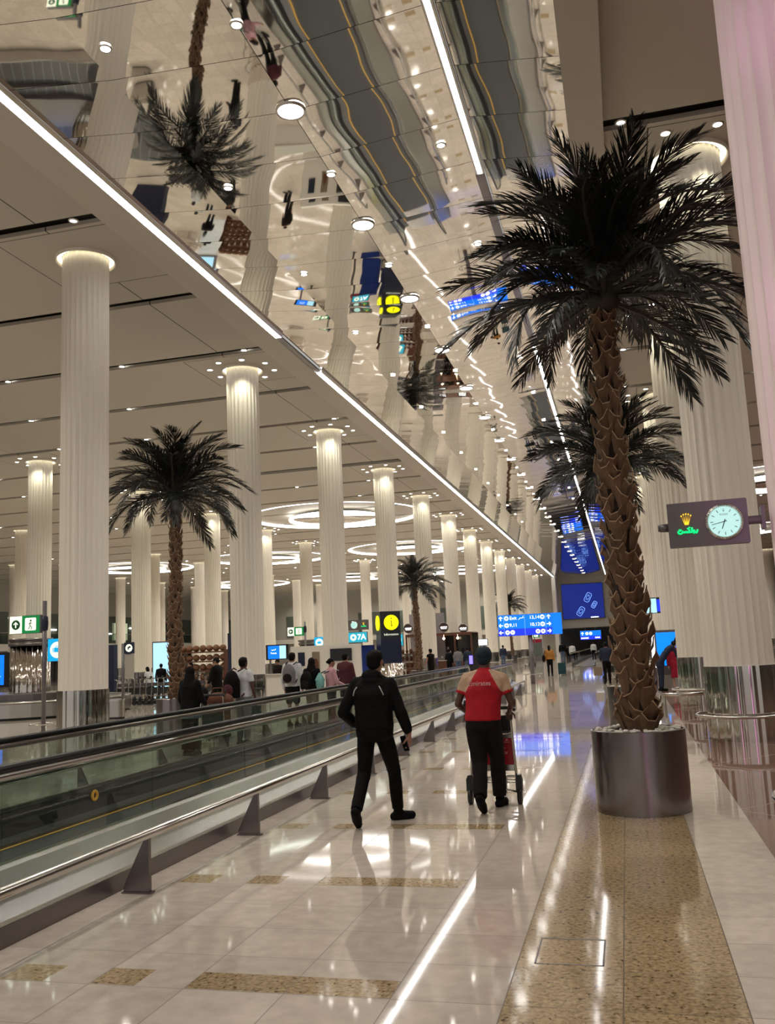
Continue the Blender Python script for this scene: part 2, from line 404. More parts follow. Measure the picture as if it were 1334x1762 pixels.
# ------------------------------------------------------------------ walls
w = MB().box(-62, -8.7, YF, YF+.4, 0, 10.8).box(-8.7, .6, YF, YF+.4, 3.6, 10.8).box(.6, 34, YF, YF+.4, 0, 10.8)
struct(w.build('wall_far', M['wall']))
slab('wall_back', -9.5, 1.4, YF+14, YF+14.4, 0, 4, M['wall_dark'])
slab('ceiling', -9.5, 1.4, YF+.4, YF+14.4, 3.6, 3.9, M['wall_dark'])
slab('floor', -9.5, 1.4, YF, YF+14.4, -.1, 0, M['tile'])
w = MB().box(-62, -61.5, YB, YF, 0, 10.8)
struct(w.build('wall_left', M['wall']))
struct(MB().box(33.5, 34, YB, YF, 0, 10.8).build('wall_right', M['wall']))
# mezzanine and glazed front behind the left hall
w = MB().box(-61.5, -57.5, YB, YF, 3.3, 3.95)
struct(w.build('trim_1', M['white_trim']))
b = MB()
for i in range(60):
    y = YB+2+i*2.3
    if i % 3 == 0: continue
    b.box(-61.5, -61.3, y, y+2.1, 0, 2.9)
struct(b.build('window_1', M['wall_dark']))
M['upper_glass'] = mat('upper_floor_glazing', (.10, .12, .10), .15, var=(.25, .6))
b = MB()
for i in range(34):
    y = YB+2+i*4.1; b.box(-61.5, -61.35, y, y+3.9, 4.2, 7.4)
struct(b.build('window_2', M['upper_glass']))
M['room_glow'] = glow('lit_room_seen_through_glass', (.55, .62, .38), .8)
for i, (y, z0, z1, mm, lb) in enumerate([(44, 4.4, 6.8, 'g_paleblue', 'pale blue lit window bay of the upper floor at the far left'), (83, 4.5, 7, 'room_glow', 'green-lit room window on the upper floor behind the left palm'), (101, 4.5, 6.6, 'room_glow', 'green-lit upper-floor window behind the columns, further along')]):
    o = thing('lit_window', lb, 'window', (-61.3, y, 0))
    MB().box(0, .06, 0, 3.4, z0, z1).build('pane', M[mm], o)
    MB().box(.06, .12, 0, .1, z0, z1).box(.06, .12, 1.65, 1.75, z0, z1).box(.06, .12, 3.3, 3.4, z0, z1).build('frame', M['grey'], o)
o = thing('balcony_railing', 'steel and glass railing along the upper floor at the back of the left hall', 'railing', (-57.6, 0, 3.95))
MB().tube([(0, YB, 1.1), (0, YF, 1.1)], .04).build('handrail', M['rail'], o)
MB().box(-.01, .01, YB, YF, 0, 1.05).build('glass_panel', M['glass'], o)
for i in range(14):
    y = 40+i*5.9; z = 5.2+(i*37 % 5)*.38
    tag(MB().box(-61.3, -61.2, y, y+1.1+(i % 3)*.5, z, z+.13).build('tube_light', M['led_soft']), '%s slim lamp glimmering on the upper floor behind the left hall' % ORD[i], 'lamp', 'lamps on the upper floor')
# far wall at left: openings and little lit bays
b = MB()
for i in range(9): b.box(-58+i*5.4, -58+i*5.4+3.6, YF-.12, YF, 4.2, 7.2)
struct(b.build('window_3', M['upper_glass']))
slab('trim_2', -61.5, -8.9, YF-1.2, YF, 3.3, 3.9, M['white_trim'])
# blade wall near the end on the right of the far row, white portal
slab('wall_portal', -8.9, -8.4, YF-3, YF, 0, 10.36, M['white_trim'])

# ------------------------------------------------------------------ columns
def flute(R, z0, z1, n, depth, nz=1, taper=0):
    b = MB(); seg = 6; N = n*seg; vs = []
    for j in range(nz+1):
        z = z0+(z1-z0)*j/nz
        for i in range(N):
            t = 2*PI*i/N; u = (i % seg)/seg
            r = R-depth*math.sin(PI*u)
            vs.append((r*math.cos(t), r*math.sin(t), z))
    fs = [(j*N+i, j*N+(i+1) % N, (j+1)*N+(i+1) % N, (j+1)*N+i) for j in range(nz) for i in range(N)]
    fs.append(tuple(nz*N+i for i in range(N)))
    b.add(vs, fs); return b
def fluteR(R, z0, z1, n, depth):
    return flute(R, z0, z1, n, depth)
shaft_me = flute(.585, 1.18, CEIL+.1, 26, .030).mesh('shaft', M['shaft'], False)
shaft_me.polygons.foreach_set('use_smooth', [True]*len(shaft_me.polygons))
base_me = flute(.61, 0, 1.2, 26, .014).mesh('base_cladding', M['steel_mirror'], True)
try:
    shaft_me.set_sharp_from_angle(angle=math.radians(40)); base_me.set_sharp_from_angle(angle=math.radians(50))
except Exception: pass
cap_me = MB().lathe([(.76, CEIL+.02), (.76, CEIL-.07), (.73, CEIL-.07), (.70, CEIL+.0)], 40).mesh('capital_ring', M['shaft'], True)
glow_me = MB().lathe([(.60, CEIL-.012), (.71, CEIL-.012)], 40).mesh('cove_light', M['cove_glow'], True)
ring_me = MB().torus((0, 0, .40), .79, .026, 48, 8).mesh('guard_ring', M['rail'], True)
gp = MB()
for i in range(4):
    a = PI/4+i*PI/2; gp.cone((.79*math.cos(a), .79*math.sin(a), 0), (.79*math.cos(a), .79*math.sin(a), .4), .016, n=6)
post_me = gp.mesh('guard_ring_posts', M['rail'], True)
lens_me = MB().lathe([(0.001, -.012), (.075, -.012)], 16).mesh('lens', M['lens'])
trim_me = MB().lathe([(.075, -.016), (.095, -.02), (.105, 0)], 16).mesh('downlight', M['trim_ring'], True)
biglens_me = MB().lathe([(0.001, -.012), (.20, -.012)], 28).mesh('lens', M['lens'])
bigtrim_me = MB().lathe([(.20, -.02), (.225, -.03), (.235, 0.02)], 28).mesh('downlight', M['trim_ring'], True)
dim_me = MB().lathe([(0.001, -.012), (.075, -.012)], 16).mesh('lens', M['lens_off'])
DL = []
RINGS = [(-17.1, 54.1), (-17.1, 74.9), (-30.1, 74.9), (-43.2, 74.9), (-30.1, 100), (-17.1, 100), (-43.2, 100), (9, 54.1), (9, 79.2)]
def downlight(x, y, z, label, group=None, big=False, off=False, sc=1):
    d = (Vector((x, y, z))-Vector((0, 0, 1.7))).length/(sc*(2.2 if big else 1))
    p = proj((x, y, z))
    if not -9 < x < 0 and any(math.hypot(x-a, y-b) < 5.9 for a, b in RINGS): return
    if not p or not (-40 < p[0] < 1374 and -40 < p[1] < 1800): return
    DL.append((d, x, y, z, label, group, big, off, sc))
def flush_downlights():
    DL.sort(key=lambda t: t[0])
    for d, x, y, z, label, group, big, off, sc in DL[:290]:
        o = link('downlight', bigtrim_me if big else trim_me, None, (x, y, z)); tag(o, label, 'ceiling light', group); o.scale = (sc, sc, sc)
        link('lens', biglens_me if big else (dim_me if off else lens_me), o)
    b = MB()
    for d, x, y, z, label, group, big, off, sc in DL[290:]:
        r = (.2 if big else .078)*sc; b.lathe([(.001, -.014), (r, -.014), (r*1.15, 0)], 10, (x, y, z))
    o = b.build('distant_downlights', M['lens']); o['kind'] = 'stuff'; tag(o, 'tiny distant downlights scattered over the far ceiling', 'ceiling lights')
RP = ['right rear', 'rear right', 'rear left', 'left rear', 'left front', 'front left', 'front right', 'right front']
fwd_ = fwd
def proj(P):
    v = Vector(P)-Vector((0, 0, 1.7)); d = v.dot(fwd)
    if d < .5: return None
    return (667+fpx*v.dot(rgt)/d, 881-fpx*v.dot(upv)/d)
rown = ['row just left of the moving walkway', 'second row of columns left of the walkway', 'third row of columns left of the walkway', 'fourth and farthest row on the left']
def column(x, y, label, group):
    o = thing('fluted_column', label, 'column', (x, y, 0), random.random()*.2, group)
    f_ = .83 if x < 0 else .95
    o.scale = (f_, f_, 1)
    link('shaft', shaft_me, o); link('base_cladding', base_me, o); c = link('capital_ring', cap_me, o); link('cove_light', glow_me, c)
    g = link('guard_ring', ring_me, o); link('post', post_me, g)
    return o
for ri, X in enumerate(ROWS):
    n = 0
    for k in range(-1 if ri == 0 else 0, 13):
        Y = Y0+PITCH*k
        if Y > YF-4: break
        p = proj((X, Y, CEIL)); q = proj((X, Y, 3))
        vis = p and q and (-60 < p[0] < 1400 or -60 < q[0] < 1400)
        if not vis: 
            continue
        column(X, Y, 'white fluted column, %s from the front in the %s' % (ORD[n], rown[ri]), 'fluted columns on the left')
        # cluster of eight downlights about the head
        if not (ri == 0 and k == 0):
            if ri < 2:
                for i in range(8):
                    a = PI/8+i*PI/4
                    downlight(X+.97*math.cos(a), Y+.97*math.sin(a), CEIL, '%s downlight of the ring about the %s column head, %s' % (RP[i], ORD[n], ('row by walkway', 'second left row')[ri]), 'downlights ringing column heads')
        n += 1
for k in (-3, -2, -1):
    column(-10.65, Y0+PITCH*k, 'white fluted column beside or behind the viewer, %s to the rear in the left row' % ORD[-1-k], 'fluted columns behind the viewer')
    if k < -1: column(RROW, Y0+PITCH*k, 'white fluted column behind the viewer, %s to the rear in the right row' % ORD[-2-k], 'fluted columns behind the viewer')
n = 0
for k in range(-1, 13):
    Y = Y0+PITCH*k-(.05 if k == -1 else 0)
    column(RROW, Y, 'white fluted column, %s from the camera in the row on the right' % ORD[n], 'fluted columns on the right')
    if 0 <= k < 6:
        for i in range(8):
            a = PI/8+i*PI/4
            downlight(RROW+1.12*math.cos(a), Y+1.12*math.sin(a), CEIL, '%s downlight of the ring about the %s column head, right-hand row' % (RP[i], ORD[n]), 'downlights ringing column heads')
    n += 1
n = 0
for k in range(8, 13):
    column(14.8, Y0+PITCH*k, 'white fluted column at the right edge of the picture, %s of the far right row' % ORD[n], 'fluted columns on the right'); n += 1

# downlights: big centre row, small side rows, hall slots
n = 0
for k in range(-1, 26):
    Y = 12.3+4.05*k
    downlight(-4.38, Y, 10.065, 'large round downlight on the centre line of the mirror ceiling, %s from the camera' % ORD[n], 'large downlights in the mirror ceiling', big=True); n += 1
n = 0
for k in range(-1, 14):
    Y = 10.25+4.07*k
    for x, z, s in ((-6.35, 10.165, 'left'), (-4.38, 10.07, 'middle'), (-2.39, 10.245, 'right')):
        downlight(x, Y, z, 'small round downlight in the %s line of the mirror ceiling, %s from the camera' % (s, ORD[n]), 'small downlights in the mirror ceiling', sc=.9)
    n += 1
cnt = 0
for k in range(0, 24):
    Y = 14.85+4.18*k
    for j in range(0, 12):
        X = -9.9-3.9*j + (1.7 if k % 2 else 0)
        if X < -56 or X > -9.5: continue
        p = proj((X, Y, CEIL))
        if not p or not (-5 < p[0] < 1339 and -5 < p[1] < 1767): continue
        if k > 7 and j % 2 == k % 2: continue
        downlight(X, Y, CEIL+.02, '%s downlight from the walkway side in the %s ceiling slot, left hall' % (ORD[j], ORD[k]), 'downlights in the ceiling slots of the left hall', off=(j == 0 and k < 2)); cnt += 1
for k in range(0, 14):
    Y = 14.85+4.18*k
    downlight(.62, Y, CEIL+.02, 'round downlight at the left end of the %s ceiling slot on the right' % ORD[k], 'downlights in the ceiling slots on the right', off=(k < 2))
    if k > 3:
        for X in (5, 9, 13): downlight(X, Y, CEIL+.02, '%s downlight out in the %s ceiling slot of the right hall' % (ORD[(X-1)//4], ORD[k]), 'downlights in the ceiling slots on the right')
# ring coves
def ringcove(x, y, R, label):
    o = thing('ring_light', label, 'ceiling light', (x, y, CEIL))
    MB().torus((0, 0, -.03), R, .11, 72, 8).build('outer_light_ring', M['led_soft'], o, True)
    MB().lathe([(R+.12, 0), (R+.12, -.10), (R+.22, -.14), (R+.3, 0)], 72).build('outer_trim', M['white_trim'], o, True)
    d = MB().lathe([(R*.52, -.28), (R*.50, -.22), (.001, -.14)], 64).build('mirror_dish', M['mirror'], o, True)
    MB().torus((0, 0, -.30), R*.53, .08, 64, 8).build('rim_light', M['led_soft'], d, True)
flush_downlights()
ringcove(-17.1, 54.1, 5.4, 'large ring of white light round a mirror dish in the left ceiling, nearest ring')
ringcove(-17.1, 74.9, 5.2, 'ring of white light in the left ceiling, above the small distant palm')
ringcove(-30.1, 74.9, 5.2, 'ring of white light deep in the left hall, seen beside the left palm trunk')
ringcove(-43.2, 74.9, 5.2, 'ring of white light at the far left of the hall ceiling')
ringcove(-30.1, 100, 5.2, 'ring of white light near the far end, between third and second left rows')
ringcove(-17.1, 100, 5.2, 'last ring of white light, near the far end of the hall')
ringcove(-43.2, 100, 5.2, 'ring of white light at the far back corner of the left hall')
ringcove(9, 54.1, 4.9, 'ring of white light in the ceiling of the right hall, nearer one')
ringcove(9, 79.2, 4.9, 'ring of white light in the ceiling of the right hall, farther one')
# dark ventilation beam between slots near third column
tag(MB().box(-23, -9.4, 39.6, 40.1, CEIL-.03, CEIL+.05).build('ceiling_grille', M['slot']), 'long dark grille across the left ceiling in front of the big ring light', 'grille')

# ------------------------------------------------------------------ moving walkway
def walkway(xn, xf, y0, y1, label, glabel, rails=True, gsp=2.1, xs=None):
    W = thing('moving_walkway', label, 'moving walkway', ((xn+xf)/2, y0, 0))
    cx = (xn+xf)/2; L = y1-y0
    hw = (xn-xf)/2
    for sgn, nm in ((1, 'near'), (-1, 'far')):
        gx = sgn*(hw-.55)
        # skirt
        s = sgn
        MB().prism([(s*hw, 0), (s*hw, .13), (s*(hw-.02), .15), (gx+s*.07, .31), (gx+s*.03, .33), (gx-s*.03, .33), (gx-s*.03, 0)], 1, 0, L).build('skirt', M['skirt'], W)
        MB().prism([(gx-s*.03, 0), (gx-s*.03, .30), (gx-s*.06, .30), (gx-s*.12, .07), (gx-s*.28, .05), (gx-s*.28, 0)], 1, 0, L).build('inner_deck', M['deck'], W)
        MB().prism([(s*hw+s*.006, .0), (s*hw+s*.006, .125), (s*hw-s*.02, .125), (s*hw-s*.02, 0)], 1, 0, L).build('kick_plate', M['steel_dark'], W)
        n = max(1, int(L/gsp))
        for i in range(n):
            a = i*L/n+.006; b = (i+1)*L/n-.006
            pts = [(a, .33), (b, .33), (b, .93), (a, .93)]
            if i == n-1: pts = [(a, .33), (b+.05, .33)]+[(b+.05+.36*math.cos(t), .63+.30*math.sin(t)) for t in [-PI/2+PI*j/8 for j in range(9)]]+[(a, .93)]
            MB().prism(pts, 0, gx-.006, gx+.006).build('glass_panel', M['glass'], W)
        end = [(gx, L+.05+.39*math.cos(t), .645+.335*math.sin(t)) for t in [PI/2-PI*j/12 for j in range(13)]]
        path = [(gx, 0, .98)]+end
        MB().tube(path, .034, 10).build('handrail', M['black'], W, True)
        path2 = [(gx, 0, .925)]+[(gx, L+.05+.355*math.cos(t), .64+.295*math.sin(t)) for t in [PI/2-PI*j/12 for j in range(13)]]
        MB().tube(path2, .033, 8).build('handrail_track', M['steel'], W, True)
    b = hw-.55-.28
    MB().box(-b, b, 0, L, 0, .02).build('belt', M['belt'], W)
    MB().box(-b, -b+.035, 0, L, .02, .024).box(b-.035, b, 0, L, .02, .024).build('edge_line', M['yellow_line'], W)
    MB().box(-b, b, L-.7, L+.6, .02, .03).build('comb_plate', M['steel'], W)
    if rails:
        for sgn, lb in ((1, glabel[0]), (-1, glabel[1])):
            x = sgn*(hw+.26)
            R = thing('guard_rail', lb, 'guard rail', (cx+x, y0, 0))
            LL = L-3
            MB().tube([(0, 0, .42), (0, LL, .42), (0, LL+.15, .36), (0, LL+.15, 0)], .035, 10).build('rail', M['rail'], R, True)
            i = 0; yy = (10.6-2.1*9)-y0
            while yy < LL:
                if yy > 0: link('post', rpost[sgn], R, (0, yy, 0))
                yy += 2.1
    return W
M['deck'] = mat('dark_deck_steel', (.085, .085, .083), .35, .8)
M['belt'] = mat('ribbed_black_belt', (.035, .035, .037), .5)
t = NT(M['belt']); x, y, z = t.xyz()
t.color(t.mix(t.line(x, .02, 0, .008), (.045, .045, .047), (.015, .015, .016)))
rpost = {}
for s in (1, -1):
    rpost[s] = MB().prism([(-s*.19, 0), (s*.02, 0), (s*.02, .05), (s*.015, .40), (-s*.015, .40), (-s*.19, .05)], 1, -.02, .02).box(min(-s*.2, s*.04), max(-s*.2, s*.04), -.035, .035, 0, .012).mesh('post', M['steel_dark'])
walkway(-3.85, -6.65, -13.5, 35.8, 'long moving walkway with glass sides and black handrails, running away on the left', ('low steel guard rail on brackets along the near side of the walkway', 'low steel guard rail along the hall side of the long walkway, behind its glass'))
walkway(-1.6, -4.4, 66, 112, 'second moving walkway far down the corridor', None, rails=False, gsp=4)
o = tag(MB().torus((0, 0, 0), .035, .012, 20, 6).build('sticker', M['yellow_line'], None, True, (-4.385, 6.95, .62), (0, PI/2, 0)), 'yellow ring sticker on the near glass of the moving walkway', 'sticker')

# ------------------------------------------------------------------ palms
def frond_mesh(L, droop, seed, lw=.0085, dens=1.35, spread=.40):
    rnd = random.Random(seed); b = MB(); N = int(46*dens)
    pts = []
    for i in range(13):
        u = i/12; x = L*(u-.18*u*u*droop); z = L*(.10*u-.62*droop*u*u*u*.8)
        pts.append(Vector((x, rnd.uniform(-.006, .006), z)))
    b.tube(pts, [.016*(1-.85*i/12)+.002 for i in range(13)], 5, 1)
    for i in range(N):
        u = .13+.87*i/(N-1); k = u*12; j = min(11, int(k)); p = pts[j].lerp(pts[j+1], k-j); d = (pts[j+1]-pts[j]).normalized()
        up = Vector((0, 1, 0)).cross(d)*-1
        if up.z < 0: up = -up
        ll = L*spread*(.25+.75*math.sin(PI*min(1, u*.82+.12)))*.62*rnd.uniform(.85, 1.12)
        for s in (-1, 1):
            sweep = .75+.45*u+rnd.uniform(-.12, .12); lift = rnd.uniform(.0, .55)
            dr = (Vector((0, s, 0))*math.cos(sweep)+d*math.sin(sweep)+up*lift*.6).normalized()
            side = d.cross(dr).cross(dr).normalized()
            side = (d-dr*d.dot(dr)).normalized()
            w_ = lw*rnd.uniform(.8, 1.2)
            g = Vector((0, 0, -1))
            m1 = p+dr*ll*.45+g*ll*.03; m2 = p+dr*ll*.8+g*ll*.12; e = p+dr*ll+g*ll*.24
            vs = [p-side*w_*.35, p+side*w_*.35, m1+side*w_*.6, m1-side*w_*.6, m2+side*w_*.4, m2-side*w_*.4, e]
            b.add(vs, [(0, 1, 2, 3), (3, 2, 4, 5), (5, 4, 6)])
    return b.mesh('frond', [M['frond'], M['rachis']])
FR = [frond_mesh(1.0, dr, 10+i) for i, dr in enumerate((.55, .8, 1.05, 1.3, .3))]
def trunk_mesh(H, r0_, r1_, seed, dz=.115, lean=(0, 0)):
    rnd = random.Random(seed); b = MB()
    def cen(z): return Vector((lean[0]*z/H+.03*math.sin(z*1.3+seed), lean[1]*z/H, z))
    def rad(z): u = z/H; return r0_+(r1_-r0_)*u
    b.tube([cen(H*i/20) for i in range(21)], [rad(H*i/20)*.82 for i in range(21)], 14, 2)
    z = -.02; k = 0
    while z < H-.05:
        R = rad(z); n = 6
        for i in range(n):
            a = 2*PI*(i+.5*(k % 2))/n+rnd.uniform(-.08, .08)
            o = Vector((math.cos(a), math.sin(a), 0)); tt = Vector((-math.sin(a), math.cos(a), 0)); c = cen(z)
            w0 = R*.52; w1 = R*.66; h = dz*1.7*rnd.uniform(.8, 1.2); fl = R*.36*rnd.uniform(.5, 1.6)
            base = c+o*R*.80; zz = Vector((0, 0, 1)); tw = rnd.uniform(-.035, .035); sk = rnd.uniform(-.05, .05)
            # a boot: narrow at bottom, flared lip at top, concave, thick
            rows = [(0, w0*.55, 0.0), (h*.45, w0*.85, fl*.35), (h*.82, w1*.95, fl*.8), (h, w1*.86, fl*1.25)]
            vs = []
            for hh, ww, ff in rows:
                for s in (-1, -.45, .45, 1):
                    bow = (1-abs(s)**2)*R*.10
                    dzz = (-.04 if abs(s) < .9 else .035+rnd.uniform(-.02, .02))*(hh/h)+sk*s*(hh/h)
                    vs.append(base+o*(ff+bow-(abs(s)*R*.12))+tt*(ww*s+tw)+zz*(hh+(dzz if hh > 0 else 0)))
            m = 4
            fs = [(j*m+i2, j*m+i2+1, (j+1)*m+i2+1, (j+1)*m+i2) for j in range(3) for i2 in range(3)]
            b.add(vs, fs, 0)
            # cut lip
            lip = vs[12:16]; inner = [v-o*R*.09-zz*.004 for v in lip]; up2 = [v+zz*.011+o*.004 for v in lip]
            b.add(lip+up2+inner, [(i2, i2+1, 5+i2, 4+i2) for i2 in range(3)]+[(4+i2, 5+i2, 9+i2, 8+i2) for i2 in range(3)], 1)
        z += dz; k += 1
    return b
def planter_mesh(R, H):
    return MB().lathe([(.001, 0), (R, 0), (R, H), (R-.012, H+.004), (R-.02, H), (R-.02, H-.10), (.001, H-.10)], 64)
def palm(x, y, label, H=5.45, R=.47, fr_len=1.8, seed=1, nf=44, hz=.8, rz=0, tw=1.0):
    T = thing('potted_palm', label, 'palm tree', (x, y, 0), 0, 'palm trees in steel planters')
    planter_mesh(R, hz).build('planter', M['planter'], T, auto=True)
    rnd = random.Random(seed)
    pb = MB()
    for i in range(190 if seed == 1 else 60):
        rr = (R-.045)*math.sqrt(rnd.uniform(.25, 1)); a = rnd.uniform(0, 2*PI)
        s = rnd.uniform(.014, .03); pb.ball((rr*math.cos(a), rr*math.sin(a), hz-.05+rnd.uniform(0, .06)), (s*1.3, s, s*.75), 7, 5)
    o = pb.build('pebbles', M['pebble'], T, True); o['kind'] = 'stuff'
    zb = hz-.1
    hh = H-(hz-.1)
    trunk_mesh(hh, .172*tw, .112*tw, seed, .145).build('trunk', [M['bark'], M['bark_rim'], M['bark_core']], T, loc=(0, 0, zb))
    cx = .03*math.sin(hh*1.3+seed)
    MB().ball((cx, 0, zb+hh+.05), (.2, .2, .3), 12, 8).build('crown_heart', M['rachis'], T, True)
    for i in range(nf):
        u = (i+.5)/nf
        el = math.radians(82-98*u**.9+rnd.uniform(-7, 7)); az = i*2.39996+rnd.uniform(-.15, .15)
        L = fr_len*rnd.uniform(.85, 1.08)*(1.0 if u > .15 else .85)
        me = FR[rnd.choice((0, 1, 1, 2)) if u < .5 else rnd.choice((0, 1, 2))]
        o = link('frond', me, T, (cx+.06*math.cos(az), .06*math.sin(az), zb+hh+.28-.32*u))
        o.rotation_euler = Euler((rnd.uniform(-.5, .5), -el, az), 'XYZ'); o.scale = (L, L, L)
M['planter'] = mat('planter_brushed_steel', (.30, .27, .275), .22, 1, bump=(2.2, .004))
palm(.04, 9.86, 'large dark palm in a steel drum planter in the right foreground', seed=1, nf=64)
palm(.02, 19.1, 'dark palm in a steel planter, hidden directly behind the large foreground palm', seed=4, nf=50, H=5.3)
palm(-10.55, 20.2, 'dark palm in a steel planter left of the walkway, between the nearest big columns', seed=3, nf=54, H=5.75, fr_len=1.95, tw=.95)
palm(-10.3, 45.7, 'small distant palm in a low planter in front of the cafe kiosk', seed=6, nf=40, H=5.0, hz=.65)
palm(-10.6, 87.5, 'farthest small palm, rising behind the blue direction sign', seed=8, nf=36, H=5.4)
# ------------------------------------------------------------------ people
M['skin_dark'] = mat('dark_brown_skin', (.085, .038, .024), .5)
M['skin_mid'] = mat('light_brown_skin', (.33, .16, .105), .5)
M['skin_light'] = mat('light_skin', (.46, .26, .19), .5)
M['hair_blue_lit'] = mat('cropped_black_hair_blue_lit', (.009, .022, .036), .6, spec=.25, bump=(160, .003))  # dark hair with the blue tint of display light put into its colour
M['hair'] = mat('short_black_hair', (.004, .0035, .004), .7, spec=.15, bump=(160, .003))
C_ = {k: cloth('cloth_'+k, v) for k, v in dict(black=(.010, .010, .012), charcoal=(.013, .010, .0105), red=(.42, .007, .018), sand=(.50, .33, .22), navy=(.012, .018, .04), white=(.55, .55, .56), grey=(.16, .155, .16), pink=(.50, .27, .30), maroon=(.075, .014, .020), denim=(.09, .14, .20), orange=(.36, .15, .03), crimson=(.30, .006, .025), brown=(.12, .045, .025), teal=(.16, .36, .34), jeans=(.06, .09, .15), tan=(.22, .17, .12), wine=(.17, .02, .035), dteal=(.012, .05, .06)).items()}
C_['black'] = cloth('cloth_black_plain', (.0035, .0035, .004), .2, .7)
V = Vector
def default_pose(h, step=.0, arms=(0, 0), lean=0.0, wide=1.0):
    J = dict(pel=V((0, 0, .53*h)), wai=V((0, .01+lean*.12, .61*h)), che=V((0, .0+lean*.38, .74*h)), nek=V((0, lean*.62, .855*h)), hed=V((0, .02+lean*.82, .925*h)))
    for s, n in ((-1, 'L'), (1, 'R')):
        f = step*s
        J['hip'+n] = V((s*.052*h, 0, .515*h)); J['kne'+n] = V((s*.055*h, f*.5+abs(f)*.12+.01, .285*h)); J['ank'+n] = V((s*.055*h, f-.02, .048*h+(.05 if f < -.05 else 0)))
        J['toe'+n] = V((s*.065*h, f+.135, .025 if f < -.05 else .022))
        a = arms[0 if s < 0 else 1]
        J['sho'+n] = V((s*.108*h*wide, lean*.55, .812*h)); J['elb'+n] = V((s*.142*h*wide, lean*.5-.02+a*.10, .635*h)); J['wri'+n] = V((s*(.135-.03*a)*h, lean*.5+.04+a*.26, (.49+.10*a)*h))
        if lean > .4: J['elb'+n] = V((s*.13*h, lean*.62+.05, .64*h)); J['wri'+n] = V((s*.11*h, lean*.8+.08, .52*h))
    return J
def chain(mb, pts, rad, n=12, flat=1):
    for (a, b), (r, q) in zip(zip(pts[:-1], pts[1:]), zip(rad[:-1], rad[1:])): mb.cone(a, b, r, q, n)
    for p, r in zip(pts, rad): mb.ball(p, r, n, 8)
def torso(mb, J, h, g=0.0, lo=.5, k=1.0, top=True, w=1.0):
    P = [J['pel'], J['wai'], J['che'], J['nek']]; sh = (J['shoL']+J['shoR'])/2
    az = math.atan2((J['shoR']-J['shoL']).y, (J['shoR']-J['shoL']).x)
    hz = h/1.75
    R = [(P[0]-V((0, 0, .055*h)), .150, .105), (P[0], .165, .118), (P[1]-V((0, 0, .02*h)), .148, .105), (P[1].lerp(P[2], .45), .150, .108), (P[2], .172, .122), (sh-V((0, 0, .045*h)), .185*w, .118), (sh+V((0, 0, .0)), .165*w, .092), (sh+V((0, 0, .022*h)), .115, .07), (P[3]-V((0, 0, .0)), .062, .060)]
    out = []
    for i, (c, a, b) in enumerate(R):
        out.append((c, a*hz*k+g, b*hz*k+g, az))
    mb.loft(out[1:], 20)
def hand(mb, w, d, palmn, s, h=1.75, curl=.6, hold=0):
    # w wrist, d direction of the hand, palmn direction the palm faces, s = +1 right hand
    d = d.normalized(); palmn = (palmn-d*palmn.dot(d)).normalized(); side = d.cross(palmn)*s
    # thumb side = -side for both hands
    k = h/1.75
    c = w+d*.045*k
    Rm = Matrix((side, palmn, d)).transposed()
    mb.ball(c+d*.008, (.041*k, .019*k, .05*k), 12, 8, M4=Rm)
    mb.cone(w-d*.02, w+d*.02, .024*k, .026*k, 10)
    for i, (off, L) in enumerate(((-.030, .070), (-.010, .079), (.010, .074), (.029, .058))):
        p = c+d*.040*k+side*off*k; dd = d.copy(); r = .0095*k; pts = [p-d*.012]
        for j in range(3):
            an = curl*(.6+.45*j)
            dd = (d*math.cos(an)+palmn*math.sin(an)); p = p+dd*L*k*(.42, .33, .28)[j]; pts.append(p)
        chain(mb, pts, [r*1.08, r, r*.94, r*.82], 8)
    p = w+d*.022*k-side*.030*k; dd = (d*.55-side*.65+palmn*.45).normalized(); p1 = p+dd*.040*k; dd2 = (d*.8-side*.1+palmn*.6).normalized(); p2 = p1+dd2*.030*k; p3 = p2+(dd2+palmn*.3).normalized()*.024*k
    chain(mb, [p-dd*.005, p1, p2, p3], [.0135*k, .0115*k, .0105*k, .009*k], 8)
def headmesh(mb, J, h, look=0, tilt=0):
    k = h/1.75; c = J['hed']
    Rm = Matrix.Rotation(look, 3, 'Z') @ Matrix.Rotation(tilt, 3, 'X')
    def P(x, y, z): return c+Rm @ V((x*k, y*k, z*k))
    mb.ball(P(0, -.008, .022), (.074*k, .090*k, .092*k), 20, 14, M4=Rm)
    mb.ball(P(0, .022, -.040), (.055*k, .066*k, .072*k), 16, 10, M4=Rm)
    mb.ball(P(0, .058, -.082), (.030*k, .026*k, .024*k), 10, 8, M4=Rm)   # chin
    mb.cone(P(0, .080, .022), P(0, .106, -.016), .008*k, .015*k, 8); mb.ball(P(0, .100, -.018), (.016*k, .014*k, .011*k), 8, 6, M4=Rm)
    mb.ball(P(0, .078, .040), (.052*k, .016*k, .012*k), 10, 6, M4=Rm)    # brow
    mb.ball(P(0, .088, -.046), (.024*k, .010*k, .008*k), 8, 6, M4=Rm)    # lips
    for s in (-1, 1):
        mb.ball(P(s*.078, -.006, -.006), (.010*k, .020*k, .033*k), 8, 8, M4=Rm)
        mb.ball(P(s*.045, .050, -.012), (.024*k, .022*k, .022*k), 8, 6, M4=Rm)
    mb.cone(J['nek']-V((0, 0, .04*h)), c+V((0, -.012, -.05*k)), .058*k, .054*k, 14)
    return P, Rm, k
